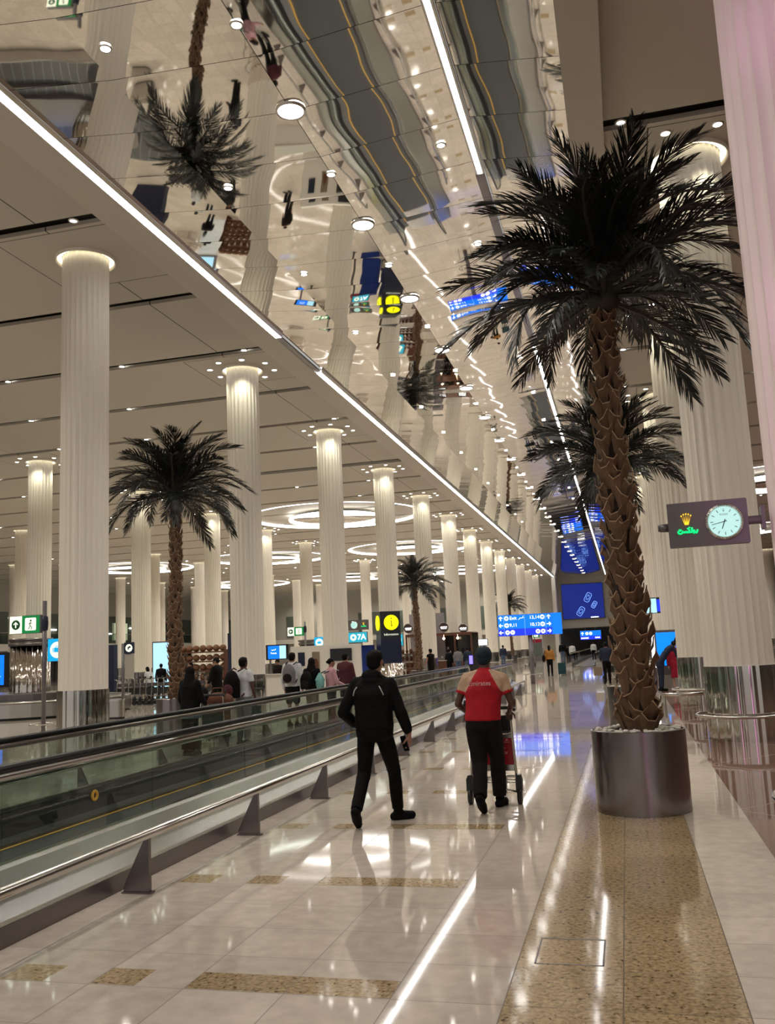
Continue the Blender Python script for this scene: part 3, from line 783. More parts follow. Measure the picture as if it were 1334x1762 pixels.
def shoe_mesh(J, n, h, high=False):
    b = MB(); a = J['ank'+n]; t = J['toe'+n]; d = (t-a); 
    f = V((d.x, d.y, 0)); f = f.normalized() if f.length > .02 else V((0, 1, 0))
    k = h/1.75
    heelup = a.z > .13
    if heelup: ax = (t-a).normalized(); heel = a-ax*.015-f*.045; toe = t+f*.055
    else: heel = V((a.x, a.y, .035))-f*.045; toe = V((t.x, t.y, .035))
    pts = [heel, heel.lerp(toe, .3), heel.lerp(toe, .62), toe]
    k *= 1.12; chain(b, pts, [.040*k, .043*k, .046*k, .036*k], 12)
    b.ball(a, .047*k, 12, 8); b.cone(a, heel.lerp(toe, .5), .045*k, .034*k, 10)
    if not heelup:  # flat sole
        sd = f.cross(V((0, 0, 1)))
        poly = []
        for u, w_ in ((-.02, .030), (.0, .038), (.3, .040), (.65, .048), (.9, .040), (1.08, .018)):
            poly.append((u, w_))
        L = (toe-heel).length*1.0
        pp = [heel+f*(L*u)-sd*w_*k for u, w_ in poly]+[heel+f*(L*u)+sd*w_*k for u, w_ in reversed(poly)]
        b.prism([(p.x, p.y) for p in pp], 2, 0.001, .03)
    return b
def person(name, label, loc, rz, J, h, top, legs, hair='short', skin='skin_mid', sleeve=2.0, vox=.018, shoes='black', look=0, tilt=0, bulk=1.0, hands=None, skirt=None, jacket_len=.0, group=None, collar=None, legw=1.0, hairmat=None, hairk=1.0):
    P0 = thing('person', label, 'person', loc, rz, group)
    hz = h/1.75
    # body
    b = MB(); torso(b, J, h, -.028, k=bulk)
    hp, Rm, k = headmesh(b, J, h, look, tilt)
    for s, n in ((-1, 'L'), (1, 'R')):
        chain(b, [J['sho'+n], J['elb'+n], J['wri'+n]], [.048*hz, .037*hz, .026*hz])
        mid = J['elb'+n].lerp(J['wri'+n], .3); b.ball(mid, .038*hz)
        b.cone(J['nek']-V((0, 0, .02)), J['sho'+n], .05*hz, .042*hz)
        chain(b, [J['hip'+n], J['kne'+n], J['ank'+n]], [.070*hz, .046*hz, .032*hz])
        b.ball(J['kne'+n].lerp(J['ank'+n], .28), .047*hz)
        b.cone(J['ank'+n], J['ank'+n].lerp(J['toe'+n], .5), .030*hz, .020*hz)
        hd = (hands or {}).get(n)
        dr = (J['wri'+n]-J['elb'+n]); cu = .45; pn = V((-s, .15, 0))
        if hd: dr, pn, cu = hd
        hand(b, J['wri'+n], dr, pn, s, h, cu)
    remesh(b, min(vox, .0075 if vox < .012 else vox*.8), M[skin], 'body', P0, 2 if vox > .012 else 1)
    # lower garment
    g = .010
    b = MB()
    if skirt:
        pc = J['pel']; lo = (J['kneL']+J['kneR'])/2*(1-skirt)+(J['ankL']+J['ankR'])/2*skirt
        b.loft([(lo, .15*hz+.03, .13*hz), (pc.lerp(lo, .5), .17*hz, .14*hz), (pc, .175*hz, .13*hz), (J['wai'], .15*hz, .11*hz)], 18)
        remesh(b, vox, C_[skirt_c(legs)], 'skirt', P0, 2)
    else:
        l, kind = legs if isinstance(legs, tuple) else (legs, 'long')
        b.loft([(J['pel']-V((0, 0, .062*h)), .13*hz*bulk, .105*hz*bulk), (J['pel']-V((0, 0, .04*h)), .17*hz*bulk, .125*hz*bulk), (J['pel'], .178*hz*bulk, .132*hz*bulk), (J['wai'], .160*hz*bulk, .122*hz*bulk)], 18)
        for n in 'LR':
            hp_, kn, an = J['hip'+n], J['kne'+n], J['ank'+n]
            if kind == 'short': chain(b, [hp_, hp_.lerp(kn, .75)], [.098*hz, .088*hz])
            else:
                end = kn.lerp(an, .93)
                lw = hz*legw
                chain(b, [hp_, hp_.lerp(kn, .5), kn, kn.lerp(an, .4)], [.096*lw, .087*lw, .070*lw, .068*lw])
                b.cone(kn.lerp(an, .4), end, .068*lw, .060*lw, 14)
        remesh(b, vox, C_[l], 'shorts' if kind == 'short' else 'trousers', P0, 2, (.12, .012) if vox < .012 else None)
    # upper garment
    b = MB(); P_ = [J['pel'], J['wai'], J['che'], J['nek']]; sh = (J['shoL']+J['shoR'])/2
    az = math.atan2((J['shoR']-J['shoL']).y, (J['shoR']-J['shoL']).x)
    hem = J['pel']-V((0, 0, jacket_len-.01))
    R = [(hem, .176, .132), (J['pel']+V((0, 0, .03)), .178, .134), (J['wai'], .170, .128), (P_[1].lerp(P_[2], .5), .176, .130), (P_[2], .192, .138), (sh-V((0, 0, .045*h)), .200, .128), (sh+V((0, 0, -.01)), .182, .105), (sh+V((0, 0, .022*h)), .125, .080), (J['nek']+V((0, 0, -.006)), .068, .066)]
    b.loft([(c, a*hz*bulk+.004, bb*hz*bulk+.004, az) for c, a, bb in R], 22)
    for n in 'LR':
        s_, e, w_ = J['sho'+n], J['elb'+n], J['wri'+n]
        b.cone(J['nek']-V((0, 0, .035)), s_+V((0, 0, -.004)), .066*hz, .056*hz, 14); b.ball(s_, .058*hz, 12, 8)
        b.cone(s_, P_[2]+(s_-sh)*.55, .07*hz, .10*hz, 14)
        if sleeve <= 1: b.cone(s_, s_.lerp(e, sleeve), .060*hz, .066*hz, 14)
        else:
            chain(b, [s_, e, ], [.060*hz*bulk, .056*hz*bulk]); end = e.lerp(w_, sleeve-1)
            b.cone(e, e.lerp(end, .85), .056*hz*bulk, .048*hz*bulk, 14); b.cone(e.lerp(end, .85), end, .048*hz*bulk, .038*hz*bulk, 14)
    if collar == 'hood': 
        b.ball(J['nek']+V((0, -.065, -.02)), (.105*hz, .055*hz, .075*hz), 14, 10); b.ball(J['nek']+V((0, -.085, -.085)), (.11*hz, .045*hz, .08*hz), 14, 10)
        b.torus(J['nek']+V((0, 0, .005)), .066, .020, 20, 8)
    if collar == 'polo': b.cone(J['nek']-V((0, 0, .02)), J['nek']+V((0, -.004, .022)), .066*hz, .060*hz, 18)
    topo = remesh(b, vox, C_[top], 'jacket' if sleeve > 1.3 else 'shirt', P0, 2, (.10, .014) if vox < .012 else None)
    for n in 'LR':
        remesh(shoe_mesh(J, n, h), max(.006, vox*.6), C_[shoes] if shoes in C_ else M[shoes], 'shoe', P0, 1)
    b = MB(); k = k*hairk
    if hair == 'short':
        b.ball(hp(0, -.018, .030), (.086*k, .096*k, .092*k), 18, 12, M4=Rm); b.ball(hp(0, -.038, -.016), (.077*k, .070*k, .074*k), 14, 10, M4=Rm)
        b.ball(hp(0, .028, .078), (.064*k, .052*k, .038*k), 12, 8, M4=Rm)
    elif hair == 'hijab':
        b.ball(hp(0, -.012, .025), (.095*k, .102*k, .112*k), 16, 12, M4=Rm); b.cone(hp(0, -.02, -.02), sh+V((0, -.01, -.09)), .092*k, .16*k, 18); b.ball(sh+V((0, -.02, -.05)), (.17*k, .12*k, .10*k), 14, 8)
    elif hair == 'bun':
        b.ball(hp(0, -.014, .032), (.081*k, .094*k, .092*k), 16, 12, M4=Rm); b.ball(hp(0, -.11, .02), (.042*k, .036*k, .04*k), 10, 8)
    elif hair == 'long':
        b.ball(hp(0, -.014, .030), (.084*k, .096*k, .094*k), 16, 12, M4=Rm); b.cone(hp(0, -.05, .0), hp(0, -.075, -.24), .085*k, .06*k, 14)
    remesh(b, max(.007, vox*.6), M[hairmat or 'hair'] if hair != 'hijab' else C_['black'], 'headscarf' if hair == 'hijab' else 'hair', P0, 1, (.03, .012) if vox < .012 else None)
    return P0, topo
def skirt_c(l): return l if isinstance(l, str) else l[0]

# --- man in the black hooded jacket, walking away, phone in right hand (root at his feet midpoint)
h = 1.72; ox, oy = -2.50, 9.0
def W_(x, y, z): return V((x-ox, y-oy, z))
J = dict(pel=W_(-2.515, 9.0, .93), wai=W_(-2.515, 9.0, 1.06), che=W_(-2.515, 9.01, 1.27), nek=W_(-2.515, 9.02, 1.475), hed=W_(-2.49, 9.045, 1.60),
    shoL=W_(-2.695, 9.02, 1.385), elbL=W_(-2.83, 8.96, 1.10), wriL=W_(-2.735, 9.16, .955), shoR=W_(-2.335, 9.0, 1.375), elbR=W_(-2.235, 8.99, 1.09), wriR=W_(-2.185, 9.10, .865),
    hipL=W_(-2.60, 9.0, .90), kneL=W_(-2.645, 9.02, .50), ankL=W_(-2.665, 8.74, .165), toeL=W_(-2.672, 8.80, .035),
    hipR=W_(-2.43, 9.0, .90), kneR=W_(-2.385, 9.22, .49), ankR=W_(-2.385, 9.30, .085), toeR=W_(-2.26, 9.38, .025))
man, jk = person('person', 'man in black hooded jacket and black trousers walking away, phone in right hand', (ox, oy, 0), 0, J, h, 'black', 'black', sleeve=1.93, vox=.0095, look=-.28, collar='hood', jacket_len=.0, bulk=1.12, legw=1.0, skin='skin_mid',
    hands={'R': (V((.03, .10, -1)), V((-1, .1, -.05)), .75), 'L': (V((.5, .6, -.5)), V((.2, -.5, -.8)), .5)})
M['piping'] = mat('pale_piping', (.45, .45, .45), .5)
b = MB()
for s, pts in ((-1, [(-.125, -.150, 1.355), (-.155, -.144, 1.32), (-.172, -.132, 1.27)]), (1, [(.105, -.152, 1.36), (.125, -.150, 1.32), (.145, -.142, 1.27)])): b.tube([(p[0]-.015, p[1], p[2]) for p in pts], .006, 6)
b.build('piping', M['piping'], man, True)
M['phone'] = mat('phone_black_glass', (.01, .01, .012), .12)
ph = thing('mobile_phone', 'black mobile phone held in the right hand of the man in black', 'phone', (-2.232, 9.09, .775), 0)
MB().box(-.005, .005, -.037, .037, -.078, .078).build('case', C_['charcoal'], ph)
MB().box(-.0065, -.005, -.034, .034, -.074, .074).build('screen', M['phone'], ph)
ph.rotation_euler = (math.radians(-8), math.radians(-14), math.radians(58))

# --- man in the red and sand polo pushing the trolley
h = 1.70; ox, oy = -1.52, 9.8
J = dict(pel=W_(-1.535, 9.78, .92), wai=W_(-1.53, 9.79, 1.04), che=W_(-1.515, 9.82, 1.25), nek=W_(-1.50, 9.86, 1.455), hed=W_(-1.50, 9.90, 1.585),
    shoL=W_(-1.70, 9.84, 1.37), elbL=W_(-1.80, 9.80, 1.10), wriL=W_(-1.74, 10.05, .985), shoR=W_(-1.31, 9.84, 1.365), elbR=W_(-1.225, 9.82, 1.09), wriR=W_(-1.29, 10.05, .985),
    hipL=W_(-1.615, 9.78, .88), kneL=W_(-1.60, 9.80, .48), ankL=W_(-1.565, 9.50, .16), toeL=W_(-1.56, 9.57, .035),
    hipR=W_(-1.455, 9.78, .88), kneR=W_(-1.44, 10.0, .50), ankR=W_(-1.445, 10.06, .085), toeR=W_(-1.41, 10.21, .022))
rman, shirt = person('person', 'man in red polo shirt with sand sleeves pushing a luggage trolley', (ox, oy, 0), 0, J, h, 'red', 'charcoal', sleeve=.60, vox=.0095, look=-.12, skin='skin_dark', collar='polo', shoes='black', bulk=1.10, legw=1.22, hairmat='hair_blue_lit', hairk=1.06,
    hands={'R': (V((-.1, .9, -.25)), V((0, -.2, -1)), 1.05), 'L': (V((.1, .9, -.25)), V((0, -.2, -1)), 1.05)})
# raglan sleeves, red cuffs
def recolor_raglan(o, J):
    me = o.data; me.materials.append(C_['sand'])
    n0 = J['nek']
    for p in me.polygons:
        c = p.center; ax = abs(c.x-.01)
        # seam runs from the collar to the armpit
        lim = .062+(1.455-c.z)*.55 if c.z > 1.18 else 9
        if c.z < 1.455 and c.z > 1.13 and ax > min(lim, .215 if c.z < 1.22 else lim): p.material_index = 1
        # cuff stays red
        for s in 'LR':
            d = (J['elb'+s]-J['sho'+s]); u = (c-J['sho'+s]).dot(d)/d.length_squared
            if u > .50 and (c-J['sho'+s]-d*u).length < .085 and ax > .19: p.material_index = 0
recolor_raglan(shirt, J)
M['pale_text'] = mat('pale_pink_print', (.62, .38, .38), .6)
text('Emirates', .068, M['pale_text'], rman, (-.012, -.134, 1.315), 0, 'lettering', depth=.012)

# ------------------------------------------------------------------ trolleys
def trolley(label, loc, rz, group=None, red=False):
    T = thing('luggage_trolley', label, 'luggage trolley', loc, rz, group)
    b = MB()
    for s in (-1, 1):
        b.tube([(s*.235, .0, .28), (s*.245, -.02, .34), (s*.215, .0, .98), (s*.20, -.05, 1.04)], .014, 8)
        b.tube([(s*.25, .0, .22), (s*.22, .45, .19), (s*.13, .88, .17)], .013, 8)
    b.tube([(-.235, 0, .36), (.235, 0, .36)], .012); b.tube([(-.22, 0, .74), (.22, 0, .74)], .012)
    b.tube([(-.13, .88, .17), (0, .93, .17), (.13, .88, .17)], .013)
    b.tube([(.11, 0, .36), (.115, -.01, .16), (.24, -.01, .13)], .010); b.tube([(-.11, 0, .36), (-.115, -.01, .16), (-.24, -.01, .13)], .010)
    for y in (.2, .4, .6): b.tube([(-.22+y*.08, y, .2), (.22-y*.08, y, .2)], .009)
    b.build('frame', M['rail'], T, True)
    MB().tube([(-.275, -.06, 1.0), (-.24, -.09, 1.03), (.24, -.09, 1.03), (.275, -.06, 1.0)], .019, 10).build('handle_bar', M['black'], T, True)
    for s in (-1, 1):
        k = MB().ball((s*.275, -.04, 1.075), (.016, .03, .05), 10, 8).build('bumper_knob', M['black'], T, True)
        w = MB().prism([(s*.27+dx, z) for dx, z in ((-.035, .14), (-.035, .27), (-.015, .31), (.02, .31), (.035, .26), (.035, .14))], 1, -.05, .05).build('wheel_housing', M['black'], T)
        MB().tube([(s*.27-.022, 0, .088), (s*.27+.022, 0, .088)], .088, 20).build('wheel', M['black'], w, True)
    w = MB().box(-.03, .03, .78, .84, .12, .17).build('front_castor', M['black'], T)
    MB().tube([(-.02, .8, .062), (.02, .8, .062)], .062, 16).build('wheel', M['black'], w, True)
    if red:
        p = MB().box(-.225, .225, -.012, .006, .415, .70).build('advert_panel', M['g_panelred'], T)
        MB().box(-.23, .23, -.014, .008, .355, .415).build('panel_frame', M['steel'], T); MB().box(-.225, .225, -.014, .008, .70, .735).build('panel_frame', M['steel'], T)
        text('Service', .052, M['pale_text'], p, (.09, -.014, .545), 0)
        b = MB()
        for a in ((.04, .60), (.055, .612), (.075, .60), (.10, .61), (.125, .60)): b.tube([(a[0], -.014, a[1]), (a[0]+.008, -.014, a[1]-.012), (a[0]+.018, -.014, a[1]-.002)], .0022, 5)
        b.tube([(.10, -.014, .628), (.11, -.014, .60)], .0022, 5); b.tube([(.12, -.014, .628), (.13, -.014, .60)], .0022, 5)
        b.build('arabic_lettering', M['pale_text'], p)
        text('Emirates', .016, M['pale_text'], p, (.165, -.014, .655), 0)
        b = MB()
        for i in range(4): b.tube([(.150+i*.009, -.014, .668), (.156+i*.006, -.014, .678), (.163+i*.002, -.014, .690)], .002, 5)
        b.build('emblem', M['pale_text'], p)
        bk = MB().box(-.19, .19, .02, .20, .74, .76).box(-.19, .19, .19, .20, .74, .93)
        for i in range(9): bk.box(-.19+i*.0465, -.183+i*.0465, .015, .022, .74, .93)
        bk.box(-.20, .20, .012, .024, .92, .94)
        bk.build('basket', M['black'], T)
    else:
        MB().box(-.2, .2, .02, .16, .72, .74).box(-.2, .2, .15, .16, .72, .86).box(-.2, .2, 0, .01, .72, .86).build('basket', M['grey'], T)
        MB().box(-.2, .2, -.01, .005, .42, .68).build('advert_panel', M['panel_dark'], T)
    return T
M['g_panelred'] = mat('red_advert_panel', (.33, .004, .018), .35)
M['panel_dark'] = mat('dark_green_panel', (.02, .03, .026), .4)
trolley('luggage trolley with red advert panel, pushed by the man in the red polo', (-1.515, 10.2, 0), 0, red=True)
tr0 = None
for i in range(17):
    lb = '%s luggage trolley from the left in the nested row behind the first column' % ORD[i]
    x = -20.0+i*.26
    if tr0 is None: tr0 = trolley(lb, (x, 33.5, 0), -PI/2, 'nested luggage trolleys in the left hall')
    else: dup(tr0, (x, 33.5, 0), -PI/2, lb)
dup(tr0, (-7.62, 16.0, 0), .1, 'luggage trolley beside the woman in black, carrying two bags', 'trolleys in use')
dup(tr0, (-7.75, 18.2, 0), .1, 'luggage trolley in front of the man with black and maroon backpack', 'trolleys in use')
dup(tr0, (-7.1, 71, 0), .8, 'red-panelled trolley far down the hall beside the farthest palm', 'trolleys in use')
dup(tr0, (-.75, 38.9, 0), .3, 'trolley pushed by the man in dark clothes behind the large trunk', 'trolleys in use')
# ------------------------------------------------------------------ bags
def backpack(label, loc, rz, c, c2, w=.30, hh=.45, d=.17, drawstring=False):
    B = thing('backpack', label, 'backpack', loc, rz, 'backpacks')
    b = MB().ball((0, 0, hh*.55), (w*.5, d*.5, hh*.46), 16, 10); b.box(-w*.44, w*.44, -d*.36, d*.40, .02, hh*.66)
    if drawstring: b = MB().ball((0, 0, hh*.45), (w*.5, d*.42, hh*.42), 14, 10).cone((0, 0, hh*.6), (0, 0, hh*1.0), w*.36, .03)
    remesh(b, .02, C_[c], 'bag_body', B, 4)
    if not drawstring: remesh(MB().ball((0, -d*.42, hh*.30), (w*.38, d*.22, hh*.24), 12, 8), .018, C_[c2], 'front_pocket', B, 2)
    for s in (-1, 1): MB().tube([(s*w*.32, d*.25, hh*.95), (s*w*.40, d*.9, hh*1.06), (s*w*.46, d*1.7, hh*.9), (s*w*.44, d*1.6, hh*.4), (s*w*.40, d*.5, hh*.08)], .014, 6).build('shoulder_strap', C_[c2], B, True)
    return B
# ------------------------------------------------------------------ other people
def P_at(x, Y, **k): return None
def pp(label, x, Y, rz, h, top, legs, back=None, **kw):
    pose = kw.pop('pose', {})
    J = default_pose(h, **pose)
    p, t_ = person('person', label, (x, Y, 0), rz, J, h, top, legs, vox=kw.pop('vox', .02), **kw)
    return p
GP = 'travellers in the hall'
pp('woman in black hijab top over a denim shirt hem, left of the brown holdall', -7.72, 15.3, -.25, 1.58, 'black', 'black', hair='hijab', pose=dict(arms=(.2, .7)), bulk=1.12, skirt=.9, jacket_len=.12, vox=.017)
b = MB().loft([((0, 0, .66), .215, .175), ((0, 0, .74), .213, .173), ((0, 0, .80), .20, .16)], 24)
J = None
o = b.build('denim_hem', C_['denim'], bpy.data.objects['person.002'] if 'person.002' in bpy.data.objects else None, True)
pp('man in white T-shirt wearing a black and maroon backpack, behind the walkway', -7.42, 17.0, -.35, 1.72, 'white', 'grey', skin='skin_dark', sleeve=.6, pose=dict(arms=(.2, .3)), vox=.017)
backpack('large black and maroon backpack worn by the man in the white T-shirt', (-7.55, 16.74, .90), -.35, 'black', 'maroon', .36, .56, .24)
pp('man in black suit standing side-on reading something beside the trolley desk', -12.2, 26, -PI/2*-.9, 1.75, 'black', 'black', tilt=-.6, pose=dict(arms=(.6, .6)), jacket_len=.12)
pp('traveller in black behind the counter, left of the man in the suit', -15.9, 31.6, PI*.8, 1.62, 'black', 'black', pose=dict(arms=(.6, .3)))
pp('traveller in dark coat behind the counter, right beside the suited man', -15.2, 32.2, PI*.9, 1.6, 'charcoal', 'black', pose=dict(arms=(.3, .6)))
pp('silhouetted man in front of the pale blue lit panel', -20.6, 38, .4, 1.6, 'black', 'black')
pp('person in a white top standing behind the nested luggage trolleys', -19.4, 34.9, 1.2, 1.5, 'white', 'charcoal', pose=dict(lean=.25), hair='long')
pp('man in light shirt and black shorts with a grey backpack, left of the group', -7.88, 21, -.1, 1.78, 'white', ('black', 'short'), skin='skin_mid', pose=dict(arms=(.05, .1)), vox=.018)
backpack('grey backpack worn by the man in black shorts', (-7.88, 20.76, 1.02), -.1, 'grey', 'charcoal', .32, .48, .2)
pp('woman in black hijab with beige trousers, second of the group at the counter', -7.42, 21.1, -.2, 1.62, 'black', 'tan', hair='hijab', pose=dict(arms=(.3, .4)))
backpack('black backpack worn by the woman in the hijab and beige trousers', (-7.47, 20.86, .86), -.2, 'black', 'charcoal', .32, .44, .2)
pp('woman in pink top reaching forward, with a teal drawstring bag', -6.9, 21.0, -.9, 1.60, 'pink', 'black', hair='bun', pose=dict(arms=(.3, .9)))
backpack('teal drawstring bag on the back of the woman in pink', (-7.13, 20.86, .80), -.9, 'teal', 'dteal', .36, .46, .22, drawstring=True)
pp('man in maroon jacket at the right end of the group by the counter', -7.0, 22.5, -.3, 1.72, 'maroon', 'black', pose=dict(arms=(.3, .4)))
backpack('small black and white bag carried between the woman in pink and man in maroon', (-7.33, 22.26, .93), -.3, 'black', 'white', .26, .34, .16)
pp('man in dark clothes behind the white counter, under the blue screen', -13.35, 34, PI*.9, 1.58, 'charcoal', 'black', tilt=-.5)
pp('cafe waiter in black waistcoat with white sleeves beside the distant palm', -9.3, 44, 1.0, 1.72, 'black', 'black', pose=dict(arms=(.7, .7)), sleeve=.3)
pp('customer in grey standing in the cafe kiosk', -9.75, 54.0, .2, 1.72, 'grey', 'jeans')
pp('customer in dark blue standing at the right of the cafe kiosk', -9.2, 54.2, .3, 1.72, 'navy', 'jeans')
pp('customer in black leaning at the left of the cafe counter', -10.35, 54.3, -.3, 1.66, 'black', 'black')
pp('man in dark purple-blue jacket and jeans with a bag, far beyond the walkway end', -9.4, 72, 0, 1.75, 'navy', 'jeans', bulk=1.1)
pp('woman in orange jacket with black headscarf walking beside a dark suitcase', -4.02, 49.6, .05, 1.62, 'orange', 'black', hair='long', pose=dict(step=.08), bulk=1.05)
pp('tall man in black at the entrance of the far walkway', -5.35, 80, .1, 1.82, 'black', 'jeans')
pp('person in white top with black bag at the far walkway entrance', -4.4, 78, .1, 1.66, 'white', 'black')
pp('person in white shirt standing on the far moving walkway', -3.0, 88, 0, 1.7, 'white', 'black')
pp('small person in black between the far travellers', -4.95, 81.5, .1, 1.5, 'black', 'black')
pp('person in dark clothes walking just left of the large palm trunk', -.83, 38, .1, 1.68, 'navy', 'black', pose=dict(step=.12, arms=(.6, .6)))
pp('cabin crew man in navy suit bending forward at the blue screen', 1.02, 31.6, -PI/2*.85, 1.74, 'navy', 'navy', pose=dict(lean=.75), tilt=-.5, jacket_len=.15)
pp('cabin crew woman in red uniform with a red skirt beside the blue screen', 1.50, 31.6, .1, 1.62, 'crimson', 'crimson', hair='bun', skirt=.12, skin='skin_light', jacket_len=.08)
pp('person in red at the left edge of the picture by the carousel', -28.7, 33.6, 1.0, 1.6, 'crimson', 'black', hair='long')
pp('staff member in red beside the farthest drink machine', -8.7, 95, .8, 1.65, 'wine', 'black')
# other bags
B = thing('holdall', 'brown leather holdall lying on the trolley beside the woman in black', 'bag', (-7.68, 16.4, .74), .3)
remesh(MB().ball((0, 0, .17), (.30, .16, .15), 16, 10).box(-.25, .25, -.13, .13, .02, .2), .02, C_['brown'], 'bag_body', B, 4)
MB().tube([(-.12, -.1, .28), (-.08, -.1, .40), (.08, -.1, .40), (.12, -.1, .28)], .012, 6).build('handle', C_['brown'], B, True)
B = thing('shoulder_bag', 'black bag slung upright against the brown holdall', 'bag', (-7.93, 16.25, .74), .3)
remesh(MB().ball((0, 0, .22), (.13, .09, .22), 14, 10), .018, C_['black'], 'bag_body', B, 3)
MB().torus((0, 0, .42), .09, .01, 20, 6).build('strap', C_['black'], B, True, rot=(PI/2, 0, 0)).location = (-.1, .42, 0)
def suitcase(label, loc, rz, c, w=.42, hh=.60, d=.25, handle=True):
    S = thing('suitcase', label, 'suitcase', loc, rz)
    remesh(MB().box(-w/2, w/2, -d/2, d/2, .06, .06+hh), .02, C_[c], 'shell', S, 3)
    if handle: MB().tube([(-.08, d*.4, hh), (-.08, d*.4, hh+.35), (.08, d*.4, hh+.35), (.08, d*.4, hh)], .010, 6).build('pull_handle', M['steel'], S, True)
    for x in (-1, 1): 
        for y in (-1, 1): MB().tube([(x*w*.4-.015, y*d*.35, .035), (x*w*.4+.015, y*d*.35, .035)], .034, 10).build('wheel', M['black'], S, True)
suitcase('brown suitcase standing on the trolley beneath the holdall', (-7.68, 16.4, .15), 0, 'brown', w=.40, hh=.52, d=.26, handle=False)
suitcase('dark teal wheeled suitcase right of the woman in orange', (-3.42, 49.9, 0), 0, 'dteal')
B = thing('shoulder_bag', 'black shoulder bag at the left side of the woman in orange', 'bag', (-4.32, 49.5, .72), 0)
remesh(MB().ball((0, 0, .2), (.09, .15, .2), 12, 8), .02, C_['black'], 'bag_body', B, 3)
MB().tube([(0, -.08, .36), (.08, 0, .62), (0, .08, .36)], .012, 6).build('strap', C_['black'], B, True)
tag(MB().prism([(-.17, 0), (.17, 0), (.15, .35), (-.15, .35)], 1, -.09, .09).build('paper_bag', C_['tan'], None, loc=(-1.18, 38, .34)), 'tan shopping bag carried left of the person by the large trunk', 'bag')
# ------------------------------------------------------------------ signs
def arrow(b, cx, cz, s, ang, y=0, t=.14):
    R = Matrix.Translation((cx, y, cz)) @ Matrix.Rotation(ang, 4, 'Y')
    b.prism([(-t*s/2, -s*.45), (t*s/2, -s*.45), (t*s/2, s*.3), (-t*s/2, s*.3)], 1, -.004, 0, M4=R)
    for q in (-1, 1): b.prism([(0, s*.48), (0, s*.30), (q*s*.32, -.02*s), (q*s*.42, .10*s)][::q], 1, -.004, 0, M4=R)
    return b
def disc(b, cx, cz, r, y0=-.004, y1=0, n=28):
    b.prism([(cx+r*math.cos(2*PI*i/n), cz+r*math.sin(2*PI*i/n)) for i in range(n)], 1, y0, y1); return b
def rrect(x0, x1, z0, z1, r, n=5):
    p = []
    for cx, cz, a in ((x1-r, z1-r, 0), (x0+r, z1-r, PI/2), (x0+r, z0+r, PI), (x1-r, z0+r, 3*PI/2)):
        for i in range(n+1): t = a+PI/2*i/n; p.append((cx+r*math.cos(t), cz+r*math.sin(t)))
    return p
M['ink_green'] = mat('dark_green_ink', (.0, .10, .03), .5)
M['ink_blue'] = mat('blue_ink', (.0, .20, .45), .5)
def post(x, y, hh, label, r=.05, clamp=None, ring=.3):
    P = thing('sign_post', label, 'sign post', (x, y, 0))
    MB().cone((0, 0, 0), (0, 0, hh), r, r, 16).build('pole', M['grey'], P, True)
    MB().lathe([(.001, .02), (r*2.2, .02), (r*2.2, 0)], 20).build('base_plate', M['steel'], P)
    if clamp: MB().lathe([(r, clamp-.17), (r*1.5, clamp-.15), (r*1.7, clamp), (r*1.5, clamp+.15), (r, clamp+.17)], 20).build('clamp', M['navy'], P, True)
    if ring:
        b = MB().torus((0, 0, .40), ring, .018, 28, 6)
        for i in range(4): a = PI/4+i*PI/2; b.cone((ring*math.cos(a), ring*math.sin(a), 0), (ring*math.cos(a), ring*math.sin(a), .4), .011, n=6)
        b.build('guard_ring', M['rail'], P, True)
    return P
def exit_sign(x, y, z, w, hh, label, arr=0, sc=1):
    S = thing('exit_sign', label, 'sign', (x, y, z))
    MB().box(-w/2, w/2, 0, .12, 0, hh).build('case', M['grey'], S)
    p = MB().box(-w/2, -w/2+w*.40, -.006, 0, .01, hh-.01).build('arrow_panel', M['g_cream'], S)
    b = disc(MB(), -w/2+w*.20, hh*.5, hh*.27, -.009, -.006); b.build('arrow_disc', M['ink_green'], p)
    arrow(MB(), -w/2+w*.20, hh*.5, hh*.36, arr, -.010, .2).build('arrow', M['g_cream'], p)
    p = MB().box(-w/2+w*.40, w/2-w*.03, -.006, 0, .01, hh-.01).build('green_panel', M['g_green'], S)
    MB().prism(rrect(-w/2+w*.50, -w/2+w*.86, hh*.16, hh*.86, .03), 1, -.009, -.006).build('figure_panel', M['g_cream'], p)
    cx = -w/2+w*.68; k = hh
    b = disc(MB(), cx+.02*k, hh*.70, hh*.055, -.012, -.009)
    for pts in ([(0, .62), (-.02, .42)], [(-.02, .44), (.08, .34), (.06, .22)], [(-.02, .44), (-.06, .32), (-.13, .24)], [(0, .60), (.10, .54)], [(0, .60), (-.10, .50)]): b.tube([(cx+q[0]*k, -.011, q[1]*k) for q in pts], .02*k, 5)
    b.build('running_figure', M['ink_green'], p)
    return S
def bag_sign(x, y, z, w, hh, label):
    S = thing('baggage_sign', label, 'sign', (x, y, z))
    MB().box(-w/2, w/2, 0, .10, 0, hh).build('case', M['ink_blue'], S)
    MB().box(-w/2+.008, w/2-.008, -.006, 0, .008, hh-.008).build('lit_panel', M['g_cyan'], S)
    p = disc(MB(), 0, hh*.5, w*.37, -.009, -.006).build('white_disc', M['g_cream'], S)
    b = MB().prism(rrect(-w*.16, w*.16, hh*.40, hh*.60, .01), 1, -.012, -.009).box(-w*.23, -w*.19, -.012, -.009, hh*.40, hh*.60).box(w*.19, w*.23, -.012, -.009, hh*.40, hh*.60)
    b.tube([(-w*.07, -.011, hh*.60), (-w*.07, -.011, hh*.66), (w*.07, -.011, hh*.66), (w*.07, -.011, hh*.60)], w*.018, 5)
    b.build('suitcase_symbol', M['g_cyan'], p)
    return S
post(-13.0, 18.5, 3.2, 'grey post carrying the nearest green exit sign, left of the first column', clamp=2.68)
